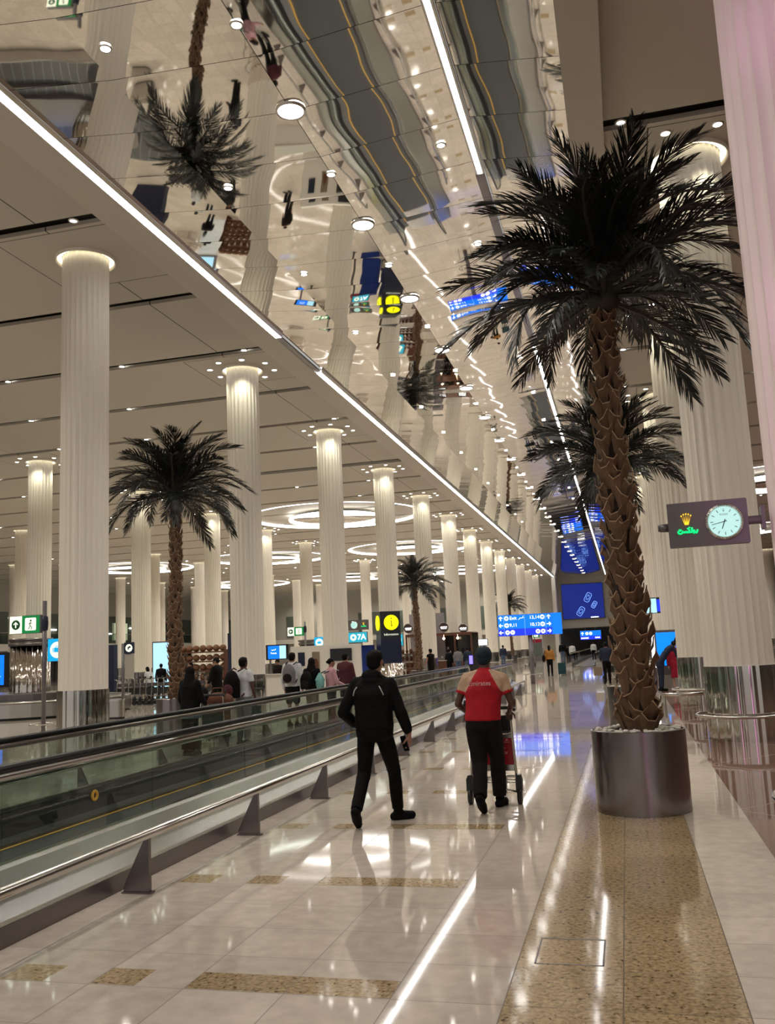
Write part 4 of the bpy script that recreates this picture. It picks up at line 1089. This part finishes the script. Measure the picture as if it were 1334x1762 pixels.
exit_sign(-13.52, 18.5, 2.47, .82, .42, 'nearest lit green and white exit sign, on the grey post at far left')
bag_sign(-12.66, 18.5, 1.80, .50, .52, 'cyan baggage sign with suitcase symbol, between left post and first column')
post(-16.11, 45, 3.4, 'grey post carrying the second, more distant exit sign', clamp=3.0, ring=0)
exit_sign(-16.62, 45, 2.68, .92, .46, 'second lit exit sign, above the steel drum by the white counter', arr=-PI/2)
bag_sign(-15.35, 45, 2.0, .56, .56, 'small cyan baggage sign above the white counter')

def steel_drum(x, y, R, zb, z1, label):
    D = thing('steel_clad_pillar', label, 'pillar', (x, y, 0))
    flute(R, zb, z1, 22, .03).build('cladding', M['steel_mirror'], D, True)
    MB().lathe([(R+.01, z1), (R+.06, z1+.02), (R+.06, z1+.10), (R+.02, z1+.12), (R+.02, z1+.17), (R+.08, z1+.19), (R+.08, z1+.27), (.01, z1+.28)], 40).build('cornice', M['steel_dark'], D, True)
    return D
steel_drum(-21.1, 29.2, .70, .79, 2.45, 'squat mirror-steel fluted pillar rising from the baggage carousel at left')
steel_drum(-16.3, 46.2, .55, 0, 2.2, 'distant mirror-steel fluted pillar under the second exit sign')

# carousel
K = thing('baggage_carousel', 'steel baggage carousel with dark slatted belt at the left edge', 'baggage carousel', (-26.95, 29.0, 0))
def stad(L, W, n=16):
    p = []
    for i in range(n+1): a = -PI/2+PI*i/n; p.append((L+W*math.cos(a), W*math.sin(a)))
    for i in range(n+1): a = PI/2+PI*i/n; p.append((-L+W*math.cos(a), W*math.sin(a)))
    return p
MB().prism(stad(6.2, 3.35), 2, .08, .52).build('skirt', M['steel'], K)
MB().prism(stad(6.2, 3.2), 2, 0, .08).build('plinth', M['black'], K)
M['slat'] = mat('overlapping_rubber_slats', (.03, .03, .032), .4)
t = NT(M['slat']); x, y, z = t.xyz()
t.color(t.mix(t.line(t.m_('ADD', x, t.m_('MULTIPLY', y, .6)), .42, 0, .05), (.028, .028, .03), (.11, .11, .115)))
MB().prism(stad(6.2, 3.27), 2, .52, .55).build('belt', M['slat'], K)
MB().prism(stad(6.2, 1.5), 2, .55, .78).build('centre_island', M['steel_dark'], K)
MB().tube([(p[0], p[1], .56) for p in stad(6.2, 3.33)], .03, 6, closed=True).build('bumper_edge', M['rail'], K, True)

# announcement post and steel box
post(-15.42, 26, 2.3, 'slim post with the dark circle sign, behind the first column', r=.05, ring=0)
S = thing('round_symbol_sign', 'small dark sign with white circle symbol on the slim post', 'sign', (-15.2, 26, 1.97))
MB().box(-.17, .17, -.02, .03, 0, .36).build('board', M['navy'], S)
p = disc(MB(), 0, .18, .12, -.024, -.02).build('white_disc', M['g_cream'], S)
b = MB().box(-.045, .0, -.028, -.024, .13, .22).box(0, .06, -.028, -.024, .18, .24).build('symbol', M['navy'], p)
MB().box(-.16, .16, 0, .03, -.78, -.01).build('cream_board', M['wall'], S)
T = thing('steel_box', 'low steel box with rounded end at the foot of the slim sign post', 'box', (-15.5, 25.6, 0))
MB().prism(rrect(-.35, .35, -.18, .18, .16), 2, .06, .55).build('body', M['steel'], T)
MB().prism(rrect(-.33, .33, -.16, .16, .14), 2, 0, .06).build('plinth', M['black'], T)
MB().prism(rrect(-.37, .37, -.2, .2, .18), 2, .55, .60).build('lid', M['rail'], T)
# pale blue lit panel and dark navy panel
S = thing('lit_panel', 'tall pale blue lit advertising panel behind the left palm', 'advertising panel', (-24.3, 45, 0))
MB().box(-.62, .62, 0, .2, 0, 2.75).build('case', M['grey'], S); MB().box(-.56, .56, -.01, 0, .2, 2.68).build('screen', M['g_paleblue'], S)
S = thing('dark_panel', 'dark navy panel behind the circle sign in the left hall', 'panel', (-22.6, 36, 0))
MB().box(-.8, .8, 0, .3, 0, 2.5).build('board', M['navy'], S)
S = thing('flight_screen', 'blue flight screen with white lines at the left edge of the picture', 'screen', (-26.1, 33.6, 0))
MB().box(-1.0, 1.0, 0, .1, .9, 2.35).build('case', M['black'], S)
p = MB().box(-.95, .55, -.01, 0, 1.0, 2.25).build('display', M['g_blue'], S)
b = MB()
for i in range(9): b.box(-.85, .2+.2*math.sin(i*7), -.014, -.01, 1.1+i*.12, 1.14+i*.12)
b.build('text_lines', M['g_paleblue'], p)
# Z banner strip between columns
S = thing('banner', 'narrow navy banner with a white letter Z beside the second column', 'banner', (-13.9, 31.2, 0))
MB().box(-.3, .3, 0, .05, 0, 2.6).build('board', M['navy'], S); text('Z', .5, M['g_white'], S, (.0, -.006, 1.75), 0)
# bread-like brown shelf display
S = thing('display_shelves', 'brown stacked shelf display right of the left palm trunk', 'shelves', (-18.6, 38, 0))
b = MB()
for i in range(5): b.box(-1.1, 1.1, 0, .5, .3+i*.42, .36+i*.42)
b.box(-1.15, -1.1, 0, .5, 0, 2.1).box(1.1, 1.15, 0, .5, 0, 2.1); b.build('shelf_boards', C_['brown'], S)
b = MB(); rnd = random.Random(3)
for i in range(5):
    for j in range(7): b.ball((-1+j*.33, .2, .50+i*.42), (.175, .15, .13+rnd.uniform(0, .03)), 8, 6)
b.build('goods', cloth('baked_brown_goods', (.20, .095, .05), .5), S, True)['kind'] = 'stuff'

# counters near the group
S = thing('white_counter', 'low white service counter behind the group of travellers', 'counter', (-10.9, 28.6, 0))
MB().box(-1.0, .5, 0, .6, 0, 1.05).build('body', M['white_trim'], S); MB().box(-1.05, .55, -.05, .65, 1.05, 1.10).build('worktop', M['wall'], S)
S = thing('partition_wall', 'white free-standing partition with posters and a black monitor', 'partition', (-10.38, 31, 0))
MB().box(-1.3, 1.3, 0, .2, 0, 2.0).build('panel', M['white_trim'], S)
MB().box(.21, 1.0, -.05, 0, 1.43, 1.86).build('monitor', M['phone'], S)
MB().box(-1.01, -.76, -.02, 0, 1.30, 1.78).build('dark_poster', C_['navy'], S)
p = MB().box(-.48, -.20, -.02, 0, .9, 1.78).build('brown_poster', C_['tan'], S)
MB().ball((-.34, -.02, 1.3), (.10, .01, .25), 10, 8).build('poster_figure', C_['brown'], p)
S = thing('blue_screen_sign', 'blue information screen with white writing left of the white partition', 'screen', (-17.7, 45, 1.5))
MB().box(-.62, .62, 0, .1, 0, .78).build('case', M['black'], S)
MB().box(-.50, .12, -.01, 0, .05, .72).build('blue_display', M['g_blue'], S)
MB().box(.14, .50, -.01, 0, .05, .72).build('pale_display', M['g_paleblue'], S)
text('Transit', .12, M['g_white'], S, (-.19, -.012, .34), 0)
MB().tube([(-.3, -.012, .52), (-.24, -.012, .48), (-.18, -.012, .52), (-.10, -.012, .5), (-.06, -.012, .56)], .014, 5).build('arabic_lettering', M['g_white'], S)
tag(MB().cone((-18.1, 45.05, 0), (-18.1, 45.05, 1.5), .05).box(-18.35, -17.85, 44.9, 45.2, 0, .03).build('screen_stand', M['grey']), 'grey stand holding the blue information screen', 'stand')
tag(MB().box(-15.2, -14.9, 44.9, 45.2, 0, 2.0).build('sign_pedestal', M['white_trim']), 'pale pedestal under the small cyan baggage sign', 'pedestal')

# distant clock sign, 7A
def crown(b, cx, cz, s, y):
    for i in range(5):
        a = math.radians(-38+19*i); x = math.sin(a); z = math.cos(a)
        b.prism([(cx+(-.10+.05*i)*s*1.2-.035*s, cz-.28*s), (cx+(-.10+.05*i)*s*1.2+.035*s, cz-.28*s), (cx+x*.52*s, cz-.2*s+z*.62*s)], 1, y-.004, y)
        disc(b, cx+x*.55*s, cz-.2*s+z*.66*s, .055*s, y-.005, y, 10)
    b.prism([(cx-.17*s, cz-.24*s), (cx+.17*s, cz-.24*s), (cx+.14*s, cz-.36*s), (cx-.14*s, cz-.36*s)], 1, y-.004, y)
    return b
def arabic_rolex(b, cx, cz, s, y, r):
    # strokes drawn right to left: reh, waw, lam, kaf, seen-like, final
    st = [[(.95, .22), (.93, .05), (.84, -.08), (.76, -.10)],
          [(.70, .12), (.62, .16), (.58, .06), (.66, .02), (.70, .10), (.66, -.06), (.54, -.12)],
          [(.46, .45), (.44, .10), (.40, .0), (.30, .0)],
          [(.30, .0), (.12, .0), (.10, .08), (.24, .20), (.04, .36), (.30, .48)],
          [(.12, .0), (-.05, .0), (-.08, .10), (-.10, .0), (-.20, .0), (-.22, .10), (-.24, .0), (-.36, .0)],
          [(-.36, .0), (-.42, .14), (-.46, .0), (-.60, -.10), (-.78, -.08), (-.86, .04), (-.82, .16)]]
    for q in st: b.tube([(cx+px*s, y, cz+pz*s) for px, pz in q], r, 6)
    for px in (-.62, -.70): b.ball((cx+px*s, y, cz+.24*s), r*1.3, 8, 6)
    return b
def clock_sign(loc, rz, w, hh, label, flip=False, arm=True):
    S = thing('clock_sign', label, 'clock', loc, rz)
    MB().prism(rrect(-w/2, w/2, 0, hh, .012), 1, 0, .09).build('case', M['mauve'], S)
    sg = -1 if flip else 1
    cx = sg*w*.205; cz = hh*.50; R = hh*.335
    bz = MB().lathe([(R*1.0, .012), (R*1.06, .028), (R*1.20, .016), (R*1.23, 0)], 60).build('bezel', M['rail'], S, auto=True, loc=(cx, 0, cz), rot=(PI/2, 0, 0))
    fl = MB()
    for i in range(60):
        a = 2*PI*i/60; fl.cone((R*1.08*math.cos(a), R*1.08*math.sin(a), .028), (R*1.19*math.cos(a), R*1.19*math.sin(a), .018), R*.022, n=5)
    fl.build('fluting', M['rail'], bz, True)
    d = MB(); disc(d, 0, 0, R, -.010, 0, 56); D = d.build('dial', M['g_dial'], S, loc=(cx, 0, cz))
    m = MB()
    for i in range(12):
        if i == 0: continue
        a = 2*PI*i/12; Rm = Matrix.Rotation(a, 4, 'Y')
        m.box(-R*.022, R*.022, -.0125, -.010, R*.70, R*.90, M4=Rm)
    m.build('hour_marks', M['grey'], D)
    crown(MB(), 0, R*.76, R*.22, -.010).build('crown_mark', M['grey'], D)
    text('ROLEX', R*.17, M['grey'], D, (0, -.0115, R*.48), 0)
    for nm, a, L, wd in (('hour_hand', 2*PI*(6.7/12), .52, .035), ('minute_hand', 2*PI*(43/60), .84, .024)):
        Rm = Matrix.Rotation(a, 4, 'Y'); MB().prism([(-R*wd, -R*.16), (R*wd, -R*.16), (R*wd*.7, R*L), (-R*wd*.7, R*L)], 1, -.018, -.014, M4=Rm).build(nm, M['black'], D)
    ex = -sg*w*.265
    crown(MB(), ex, hh*.60, hh*.30, -.006).build('crown_logo', M['g_gold'], S)
    arabic_rolex(MB(), ex, hh*.32, w*.135, -.008, hh*.021).build('arabic_lettering', M['g_rgreen'], S, True)
    MB().cone((-w/2-.07, .045, hh*.47), (-w/2, .045, hh*.47), .033, .036, 16).cone((-w/2-.085, .045, hh*.47), (-w/2-.07, .045, hh*.47), .026, .030, 16).build('end_knob', M['mauve'], S, True)
    if arm: MB().cone((w/2, .045, hh*.50), (w/2+.12, .045, hh*.50), .036, .036, 16).box(w/2+.10, w/2+.13, -.03, .12, hh*.28, hh*.78).build('wall_arm', M['mauve'], S)
    return S
clock_sign((.745, 8.0, 2.455), math.radians(-3), .64, .375, 'mauve-grey clock sign with gold crown and green Arabic lettering on the nearest right column')
clock_sign((-11.75, 40, 2.70), 0, .95, .45, 'small distant clock sign above the teal 7A sign', flip=True, arm=False)
S = thing('gate_sign', 'lit teal sign reading 7A with white disc', 'sign', (-11.8, 40, 2.13))
MB().box(-.46, .46, 0, .1, 0, .48).build('case', M['grey'], S); MB().box(-.44, .44, -.008, 0, .02, .46).build('lit_panel', M['g_teal'], S)
p = disc(MB(), -.20, .24, .15, -.012, -.008).build('white_disc', M['g_cream'], S); disc(MB(), -.20, .24, .06, -.016, -.012).build('disc_centre', M['g_teal'], p)
text('7A', .34, M['g_white'], S, (.19, -.012, .24), 0, bold=.006)
post(-12.32, 40.1, 3.2, 'grey post carrying the 7A sign and the small distant clock', ring=0)
S = thing('navy_kiosk', 'deep blue panel with red cap standing under the 7A sign', 'panel', (-11.62, 40.35, 0))
MB().box(-.42, .42, 0, .3, 0, 2.0).build('panel', cloth('royal_blue_panel', (.012, .035, .22)), S); MB().box(-.95, -.42, 0, .3, 1.75, 2.0).build('red_cap', C_['crimson'], S)

# information totem
S = thing('information_totem', 'tall dark information totem with lit yellow i discs', 'information totem', (-10.35, 40, 0), math.radians(28))
M['totem'] = mat('dark_bronze_navy', (.018, .020, .030), .35)
MB().box(-.46, .46, -.46, .46, 1.15, 3.45).build('tower', M['totem'], S)
flute(.62, 0, 1.15, 26, .012).build('steel_base', M['steel_mirror'], S, True)
MB().box(-.465, .465, -.466, -.46, 1.15, 2.2).box(-.466, -.46, -.465, .465, 1.15, 2.2).build('navy_field', M['navy'], S)
f = disc(MB(), .04, 2.95, .335, -.50, -.46, 40).build('yellow_disc', M['g_yellow'], S)
b = MB().box(.03, .06, -.508, -.5, 2.80, 3.02).box(-.005, .06, -.508, -.5, 3.00, 3.025).box(-.01, .10, -.508, -.5, 2.78, 2.805); disc(b, .04, 3.13, .028, -.508, -.5, 12); b.build('letter_i', M['totem'], f)
text('Information', .14, M['g_cream'], S, (.02, -.468, 2.42), 0)
g2 = MB().prism([(.0+.335*math.cos(2*PI*i/40), 2.95+.335*math.sin(2*PI*i/40)) for i in range(40)], 0, -.50, -.46).build('yellow_disc', M['g_yellow'], S)
MB().box(-.508, -.5, -.015, .015, 2.80, 3.02).build('letter_i', M['totem'], g2)

# cafe kiosk
S = thing('cafe_kiosk', 'cafe kiosk with dark wood frame and warm bulbs behind the distant palm', 'kiosk', (-11.0, 54.6, 0))
M['wood'] = mat('dark_red_wood', (.10, .035, .018), .45, var=(5, .4))
b = MB()
for x in (-2.0, -.4, 1.0, 2.0): b.box(x-.05, x+.05, -.05, .05, 0, 2.55).box(x-.05, x+.05, 2.4, 2.5, 0, 2.55)
b.box(-2.05, 2.05, -.06, .06, 2.45, 2.6).box(-2.05, 2.05, 2.4, 2.5, 2.45, 2.6).box(-2.05, 2.05, 0, 2.4, 2.55, 2.62)
b.build('frame', M['wood'], S)
MB().box(-2.0, 2.0, 2.3, 2.4, 0, 2.5).build('back_wall', M['wall_dark'], S)
MB().box(1.0, 1.98, .3, .34, 1.35, 2.4).build('menu_screen', M['phone'], S)
MB().box(-2.0, 1.4, -.3, .2, 0, .95).build('counter', M['wood'], S)
MB().box(-2.05, 1.45, -.35, .25, .95, 1.0).build('worktop', M['wall'], S)
b = MB(); rnd = random.Random(5)
for i in range(60):
    x = -1.9+3.2*rnd.random(); z = rnd.choice((1.0, 1.32, 1.62)); b.lathe([(.001, 0), (.05, 0), (.05, .14), (.02, .2), (.02, .26), (.001, .26)], 8, (x, rnd.uniform(.1, 2.1) if z < 1.1 else 2.1, z))
b.build('bottles_and_jars', M['rail'], S, True)['kind'] = 'stuff'
for i, x in enumerate((-1.2, -.3, .35, 1.2)):
    MB().ball((x, -.1, 2.28), .075, 10, 8).cone((x, -.1, 2.3), (x, -.1, 2.5), .008, n=5).build('bulb', M['g_warm'], S, True)
S = thing('shop_shelves', 'wooden shop shelves with brown goods left of the distant palm', 'shelves', (-12.6, 50, 0))
b = MB()
for i in range(4): b.box(-1.1, 1.0, 0, .6, .25+i*.4, .30+i*.4)
b.box(-1.15, -1.1, 0, .6, 0, 1.6).box(1.0, 1.05, 0, .6, 0, 1.6); b.build('shelf_boards', M['wood'], S)
b = MB()
for i in range(4):
    for j in range(9):
        b.ball((-1+j*.235, .2, .42+i*.4), (.09, .09, rnd.uniform(.09, .15)), 7, 6)
b.build('goods', C_['brown'], S, True)['kind'] = 'stuff'
tag(MB().cone((0, 0, 0), (0, 0, .85), .3, .3, 20).build('litter_bin', M['steel'], None, True, (-12.1, 46.5, 0)), 'round steel bin in front of the shop shelves by the distant palm', 'bin')
S = thing('grey_partition', 'tall grey-lilac display wall behind the distant palm trunk', 'partition', (-11.9, 56, 0)); MB().box(-1.2, 1.0, 0, .2, 0, 3.9).build('panel', cloth('lilac_grey', (.30, .27, .29)), S)
M['brown_disc'] = mat('brown_sign_disc', (.06, .03, .025), .4)
for i, (x, z, r) in enumerate(((-12.95, 3.0, .29), (-10.72, 2.97, .29), (-9.52, 2.85, .27))):
    S = thing('round_cafe_sign', '%s round brown cafe sign with white band above the kiosk' % ('leftmost', 'middle', 'rightmost')[i], 'sign', (x, 55, z), 0, 'round cafe signs')
    disc(MB(), 0, 0, r, 0, .08, 32).build('disc', M['brown_disc'], S)
    MB().torus((0, 0, 0), r, .02, 32, 6).build('rim', M['steel'], S, True, rot=(PI/2, 0, 0))
    b = MB()
    for j in range(6): b.box(-.2+j*.07, -.155+j*.07, -.01, 0, -.03, .04+.02*(j % 2))
    for j in range(8): b.box(-.17+j*.045, -.14+j*.045, -.01, 0, -.10, -.065)
    b.build('white_wordmark', M['g_white'], S)
    MB().cone((0, .04, -z), (0, .04, -r), .03, n=8).build('pole', M['grey'], S)
S = thing('teal_disc_sign', 'small lit teal sign with white disc among the shop shelves', 'sign', (-11.9, 48, 1.95))
MB().box(-.3, .3, 0, .1, -.02, .62).build('case', M['grey'], S)
MB().box(-.27, .27, -.01, 0, 0, .6).build('lit_panel', M['g_teal'], S); p = disc(MB(), 0, .3, .2, -.014, -.01).build('white_disc', M['g_cream'], S); disc(MB(), 0, .3, .09, -.018, -.014).build('disc_centre', M['g_teal'], p)
MB().cone((0, .05, -1.95), (0, .05, -.02), .04).build('leg', M['grey'], S)
S = thing('white_lightbox', 'glowing white lightbox sign above the head of the man in red', 'sign', (-9.3, 60, 1.78))
MB().box(-.5, .5, 0, .15, -.02, .42).build('case', M['steel'], S); MB().box(-.46, .46, -.01, 0, .02, .38).build('lit_face', M['g_purewhite'], S)
MB().box(-.04, .04, .04, .12, -1.78, -.02).build('stand', M['steel'], S)
S = thing('violet_display', 'small violet lit display low beside the cafe kiosk', 'screen', (-8.65, 52, 0)); MB().box(-.12, .12, 0, .1, .0, 1.25).build('stand', M['black'], S); MB().box(-.1, .1, -.01, 0, .75, 1.22).build('display', M['g_violet'], S)

# main blue direction sign
S = thing('direction_sign', 'large blue lit direction sign with white arrows, Exit and belt numbers', 'direction sign', (-4.03, 40.2, 0), math.radians(4))
MB().cone((0, .15, 0), (0, .15, 2.1), .10, .10, 18).build('post', M['grey'], S, True)
b = MB().torus((0, .15, .42), .42, .02, 32, 6)
for i in range(4): a = PI/4+i*PI/2; b.cone((.42*math.cos(a), .15+.42*math.sin(a), 0), (.42*math.cos(a), .15+.42*math.sin(a), .42), .014, n=6)
b.build('guard_ring', M['rail'], S, True)
sx0, sx1, sz0, sz1 = -1.36, .98, 2.10, 3.02
MB().box(sx0, sx1, 0, .3, sz0, sz1).build('case', M['grey'], S)
b = MB(); rh = (sz1-sz0)/3
f1 = MB().box(sx0+.01, sx1-.01, -.012, 0, sz0+rh, sz1-.01).build('upper_face', M['g_sign1'] if 'g_sign1' in M else M['g_blue'], S)
f2 = MB().box(sx0+.01, sx1-.01, -.012, 0, sz0+.01, sz0+rh).build('lower_face', M['g_blue2'], S)
f3 = MB().box(sx1, sx1+.42, .0, .3, sz0, sz1).build('angled_end', M['g_blue'], S)
rows = [sz1-rh/2, sz1-1.5*rh, sz0+rh/2]
w = MB(); mid = sx0+(sx1-sx0)*.50
w.box(sx0+.26, sx0+.268, -.016, -.012, sz0+.03, sz1-.03).box(mid-.004, mid+.004, -.016, -.012, sz0+.03, sz1-.03).box(sx1-.268, sx1-.26, -.016, -.012, sz0+.03, sz1-.03)
w.build('divider_lines', M['g_paleblue'], f1)
w = MB()
for z, a, a2 in ((rows[0], 0, 0), (rows[1], -PI/2, PI/2)): arrow(w, sx0+.13, z, .20, a, -.014, .2); arrow(w, sx1-.13, z, .20, a2, -.014, .2)
w.build('arrows', M['g_white'], f1)
w = MB(); arrow(w, sx0+.13, rows[2], .20, -PI/2, -.014, .2); arrow(w, sx1-.13, rows[2], .20, PI/2, -.014, .2); w.build('arrows', M['g_white'], f2)
w = MB()
for x, z in ((sx0+.38, rows[0]), (sx0+.38, rows[1]), (sx1-.40, rows[0]), (sx1-.40, rows[1])): w.torus((0, 0, 0), 0.001, 0.001, 3, 3) if False else disc(w, x, z, .095, -.016, -.012)
D = w.build('symbol_discs', M['g_white'], f1)
w = MB()
for x, z in ((sx0+.38, rows[0]), (sx0+.38, rows[1]), (sx1-.40, rows[0]), (sx1-.40, rows[1])): w.prism(rrect(x-.055, x+.055, z-.03, z+.03, .012), 1, -.020, -.016)
w.build('bag_symbols', M['g_blue'], f1)
for x in (sx0+.40, sx0+.62, sx1-.62, sx1-.40): disc(MB(), x, rows[2], .095, -.016, -.012).build('symbol_disc', M['g_white'], f2)
w = MB()
for x in (sx0+.40, sx0+.62, sx1-.62, sx1-.40): disc(w, x, rows[2], .035, -.020, -.016, 10)
w.build('disc_centres', M['g_blue2'], f2)
text('Exit', .20, M['g_white'], f1, (sx0+.52, -.016, rows[0]), 0, align='LEFT'); text('9,11', .20, M['g_white'], f1, (sx0+.50, -.016, rows[1]), 0, align='LEFT')
text('13,14', .20, M['g_white'], f1, (sx1-.52, -.016, rows[0]), 0, align='RIGHT'); text('10,12', .20, M['g_white'], f1, (sx1-.52, -.016, rows[1]), 0, align='RIGHT')
w = MB(); ax = sx0+1.02; z = rows[0]-.01
w.tube([(ax+.12, -.016, z), (ax+.08, -.016, z+.04), (ax+.04, -.016, z), (ax-.0, -.016, z), (ax-.03, -.016, z+.03), (ax-.06, -.016, z-.03), (ax-.12, -.016, z-.06)], .008, 5); w.ball((ax+.09, -.016, z+.08), .011, 6, 5); w.build('arabic_lettering', M['g_white'], f1)
# far blue sign, small exit sign
S = thing('direction_sign', 'smaller blue direction sign hanging far down the corridor', 'direction sign', (-4.5, 124.75, 1.98))
S.scale = (1.31, 1.31, 1.31)
MB().box(-1.05, 1.05, 0, .2, 0, .92).build('case', M['grey'], S)
f1 = MB().box(-1.03, 1.03, -.02, 0, .38, .90).build('upper_face', M['g_blue'], S); f2 = MB().box(-1.03, 1.03, -.02, 0, .02, .38).build('lower_face', M['g_blue2'], S)
w = MB(); arrow(w, -.8, .62, .34, 0, -.022, .2); disc(w, -.35, .62, .15, -.026, -.02); disc(w, .02, .62, .15, -.026, -.02); w.build('symbols', M['g_white'], f1)
w = MB()
for i in range(6): w.box(-.95+i*.13, -.87+i*.13, -.026, -.02, .10, .24)
for i in range(4): w.box(.45+i*.13, .53+i*.13, -.026, -.02, .12, .26)
w.build('small_lettering', M['g_white'], f2)
MB().cone((-.5, .1, .9), (-.5, .1, 1.23), .03, n=8).build('hanger', M['grey'], S); MB().cone((.5, .1, .9), (.5, .1, 1.23), .03, n=8).build('hanger', M['grey'], S)
S = exit_sign(-8.15, 85, 2.3, 1.0, .42, 'tiny distant exit sign right of the big blue sign post')
MB().cone((0, .06, -2.3), (0, .06, 0), .05).build('leg', M['grey'], S)
# far drinks machine
S = thing('vending_machine', 'distant red-topped vending machine near the far wall', 'vending machine', (-8.6, 92, 0))
MB().box(-.5, .5, 0, .6, 0, 2.2).build('cabinet', M['grey'], S); MB().box(-.45, .45, -.01, 0, 1.85, 2.15).build('red_header', C_['crimson'], S); MB().box(-.42, .42, -.01, 0, .5, 1.8).build('glass_front', M['upper_glass'], S)

# end wall screen with glowing outlined watches
S = thing('video_wall', 'huge dark blue video screen with glowing watch shapes on the far wall', 'screen', (-5.15, YF-.25, 0))
MB().box(-2.75, 2.75, 0, .2, 4.75, 9.45).build('case', M['black'], S)
f = MB().box(-2.68, 2.68, -.02, 0, 4.82, 9.38).build('display', M['g_screen'], S)
M['g_outline'] = glow('pale_blue_outline', (.22, .42, 1), 1.5)
w = MB()
for cx, cz, s, an in ((.7, 7.55, .62, .5), (-.35, 5.75, .62, .62), (1.45, 6.55, .45, .6)):
    R = Matrix.Translation((cx, 0, cz)) @ Matrix.Rotation(an, 4, 'Y')
    pts = [R @ V((x*s*.55, -.03, z*s)) for x, z in rrect(-1, 1, -1, 1, .5)]
    w.tube(pts, .03, 5, closed=True)
    pts = [R @ V((x*s*.30, -.03, z*s*.32)) for x, z in rrect(-1, 1, -1, 1, .4)]; w.tube(pts, .022, 5, closed=True)
    for q in (-.5, .5): w.tube([R @ V((-.3*s, -.03, q*s*1.1)), R @ V((.3*s, -.03, q*s*1.1))], .02, 5)
w.build('watch_outlines', M['g_outline'], f)
w = MB().box(.9, 1.9, -.03, -.02, 4.86, 4.98).build('caption_line', M['g_white'], f)

# right side: blue screen, white screens, barrier, posts
S = thing('blue_screen', 'tall bright blue lit screen behind the two cabin crew', 'screen', (1.31, 32.15, 0), 0)
MB().box(-.37, .40, 0, .12, .50, 1.98).build('case', M['grey'], S)
M['g_azure'] = glow('azure_display', (.0, .24, .95), 1.2)
MB().box(-.33, .36, -.01, 0, .80, 1.90).build('display', M['g_azure'], S)
MB().box(-.35, .38, .01, .11, 0, .50).build('plinth', M['wall'], S)
MB().box(-.50, -.39, .0, .1, .75, 1.9).build('side_light', M['g_white'], S); MB().box(-.50, -.39, .0, .1, 0, .75).build('side_foot', M['grey'], S)
S = thing('overhead_screens', 'pair of overhead screens, pale cyan and deep blue, right of the large trunk', 'screen', (1.3, 37.6, 2.72))
MB().box(-.75, .62, 0, .1, -.02, .60).build('case', M['black'], S)
MB().box(-.72, -.02, -.01, 0, 0, .56).build('pale_display', M['g_paleblue'], S); MB().box(.0, .5, -.01, 0, .04, .52).build('blue_display', M['g_blue2'], S)
MB().cone((.3, .05, -.02), (.3, .05, -2.72), .04, n=8).build('post', M['grey'], S)
S = thing('barrier_rail', 'short pale horizontal barrier rail at the left of the second right column', 'barrier', (.95, 20.8, 0))
MB().cone((-.28, 0, .50), (.55, 0, .50), .035, .035, 10).build('rail', M['rail'], S, True)
MB().cone((-.24, 0, 0), (-.24, 0, .5), .02).cone((.5, 0, 0), (.5, 0, .5), .02).build('legs', M['rail'], S)
S = thing('counter', 'low pale counter behind the crew at the right', 'counter', (3.6, 40.5, 0)); MB().box(-.8, 2.0, 0, .7, 0, 1.0).build('body', M['wall'], S)
post(6.8, 34, 2.6, 'slim grey post at the right edge carrying the small cyan sign', clamp=2.25, ring=0)
S = thing('cyan_sign', 'small cyan lit sign at the right edge beside the slim post', 'sign', (6.45, 34, 2.0)); MB().box(-.2, .2, 0, .1, 0, .42).build('case', M['grey'], S); MB().box(-.18, .18, -.01, 0, .02, .40).build('lit_panel', M['g_teal'], S)
S = thing('red_sign', 'bright red lit sign band at the right edge of the picture', 'sign', (8.1, 38, 0)); MB().box(-1.4, 1.4, 0, .1, 1.35, 1.95).build('case', M['grey'], S); MB().box(-1.36, 1.36, -.01, 0, 1.38, 1.92).build('lit_panel', M['g_red'], S); MB().box(-1.4, -1.3, 0, .1, 0, 1.35).box(1.3, 1.4, 0, .1, 0, 1.35).build('leg', M['grey'], S)
for i in range(3):
    C = thing('waiting_seat', 'dark red seat at the right edge, %s of the three' % ('leftmost', 'middle', 'rightmost')[i], 'chair', (6.5+i*.6, 31, 0), 0, 'waiting seats at the right edge')
    MB().box(-.25, .25, -.25, .22, .40, .47).build('seat', C_['maroon'], C); MB().box(-.25, .25, .20, .26, .50, .95).build('backrest', C_['maroon'], C)
    MB().box(-.22, -.19, -.2, .2, 0, .40).box(.19, .22, -.2, .2, 0, .40).build('legs', M['steel'], C)
S = thing('right_counter', 'low grey steel counter at the right edge behind the nearest base', 'counter', (7.2, 26, 0)); MB().box(-1.6, 2.0, 0, .7, 0, .85).build('body', M['steel'], S); MB().box(-1.65, 2.05, -.05, .75, .85, .9).build('top', M['white_trim'], S)

S = thing('added_pink_panel', 'tall pink glowing panel added behind the viewer for reflection in the steel column bases', 'advertising panel', (3.4, -5, 0))  # unseen glowing panel, added so the steel bases mirror something pink
MB().box(-.75, .75, -.2, 0, 0, 3.4).build('case', M['grey'], S); MB().box(-.65, .65, 0, .01, .3, 3.3).build('screen', glow('added_pink_glow', (1, .42, .85), 2.2), S)
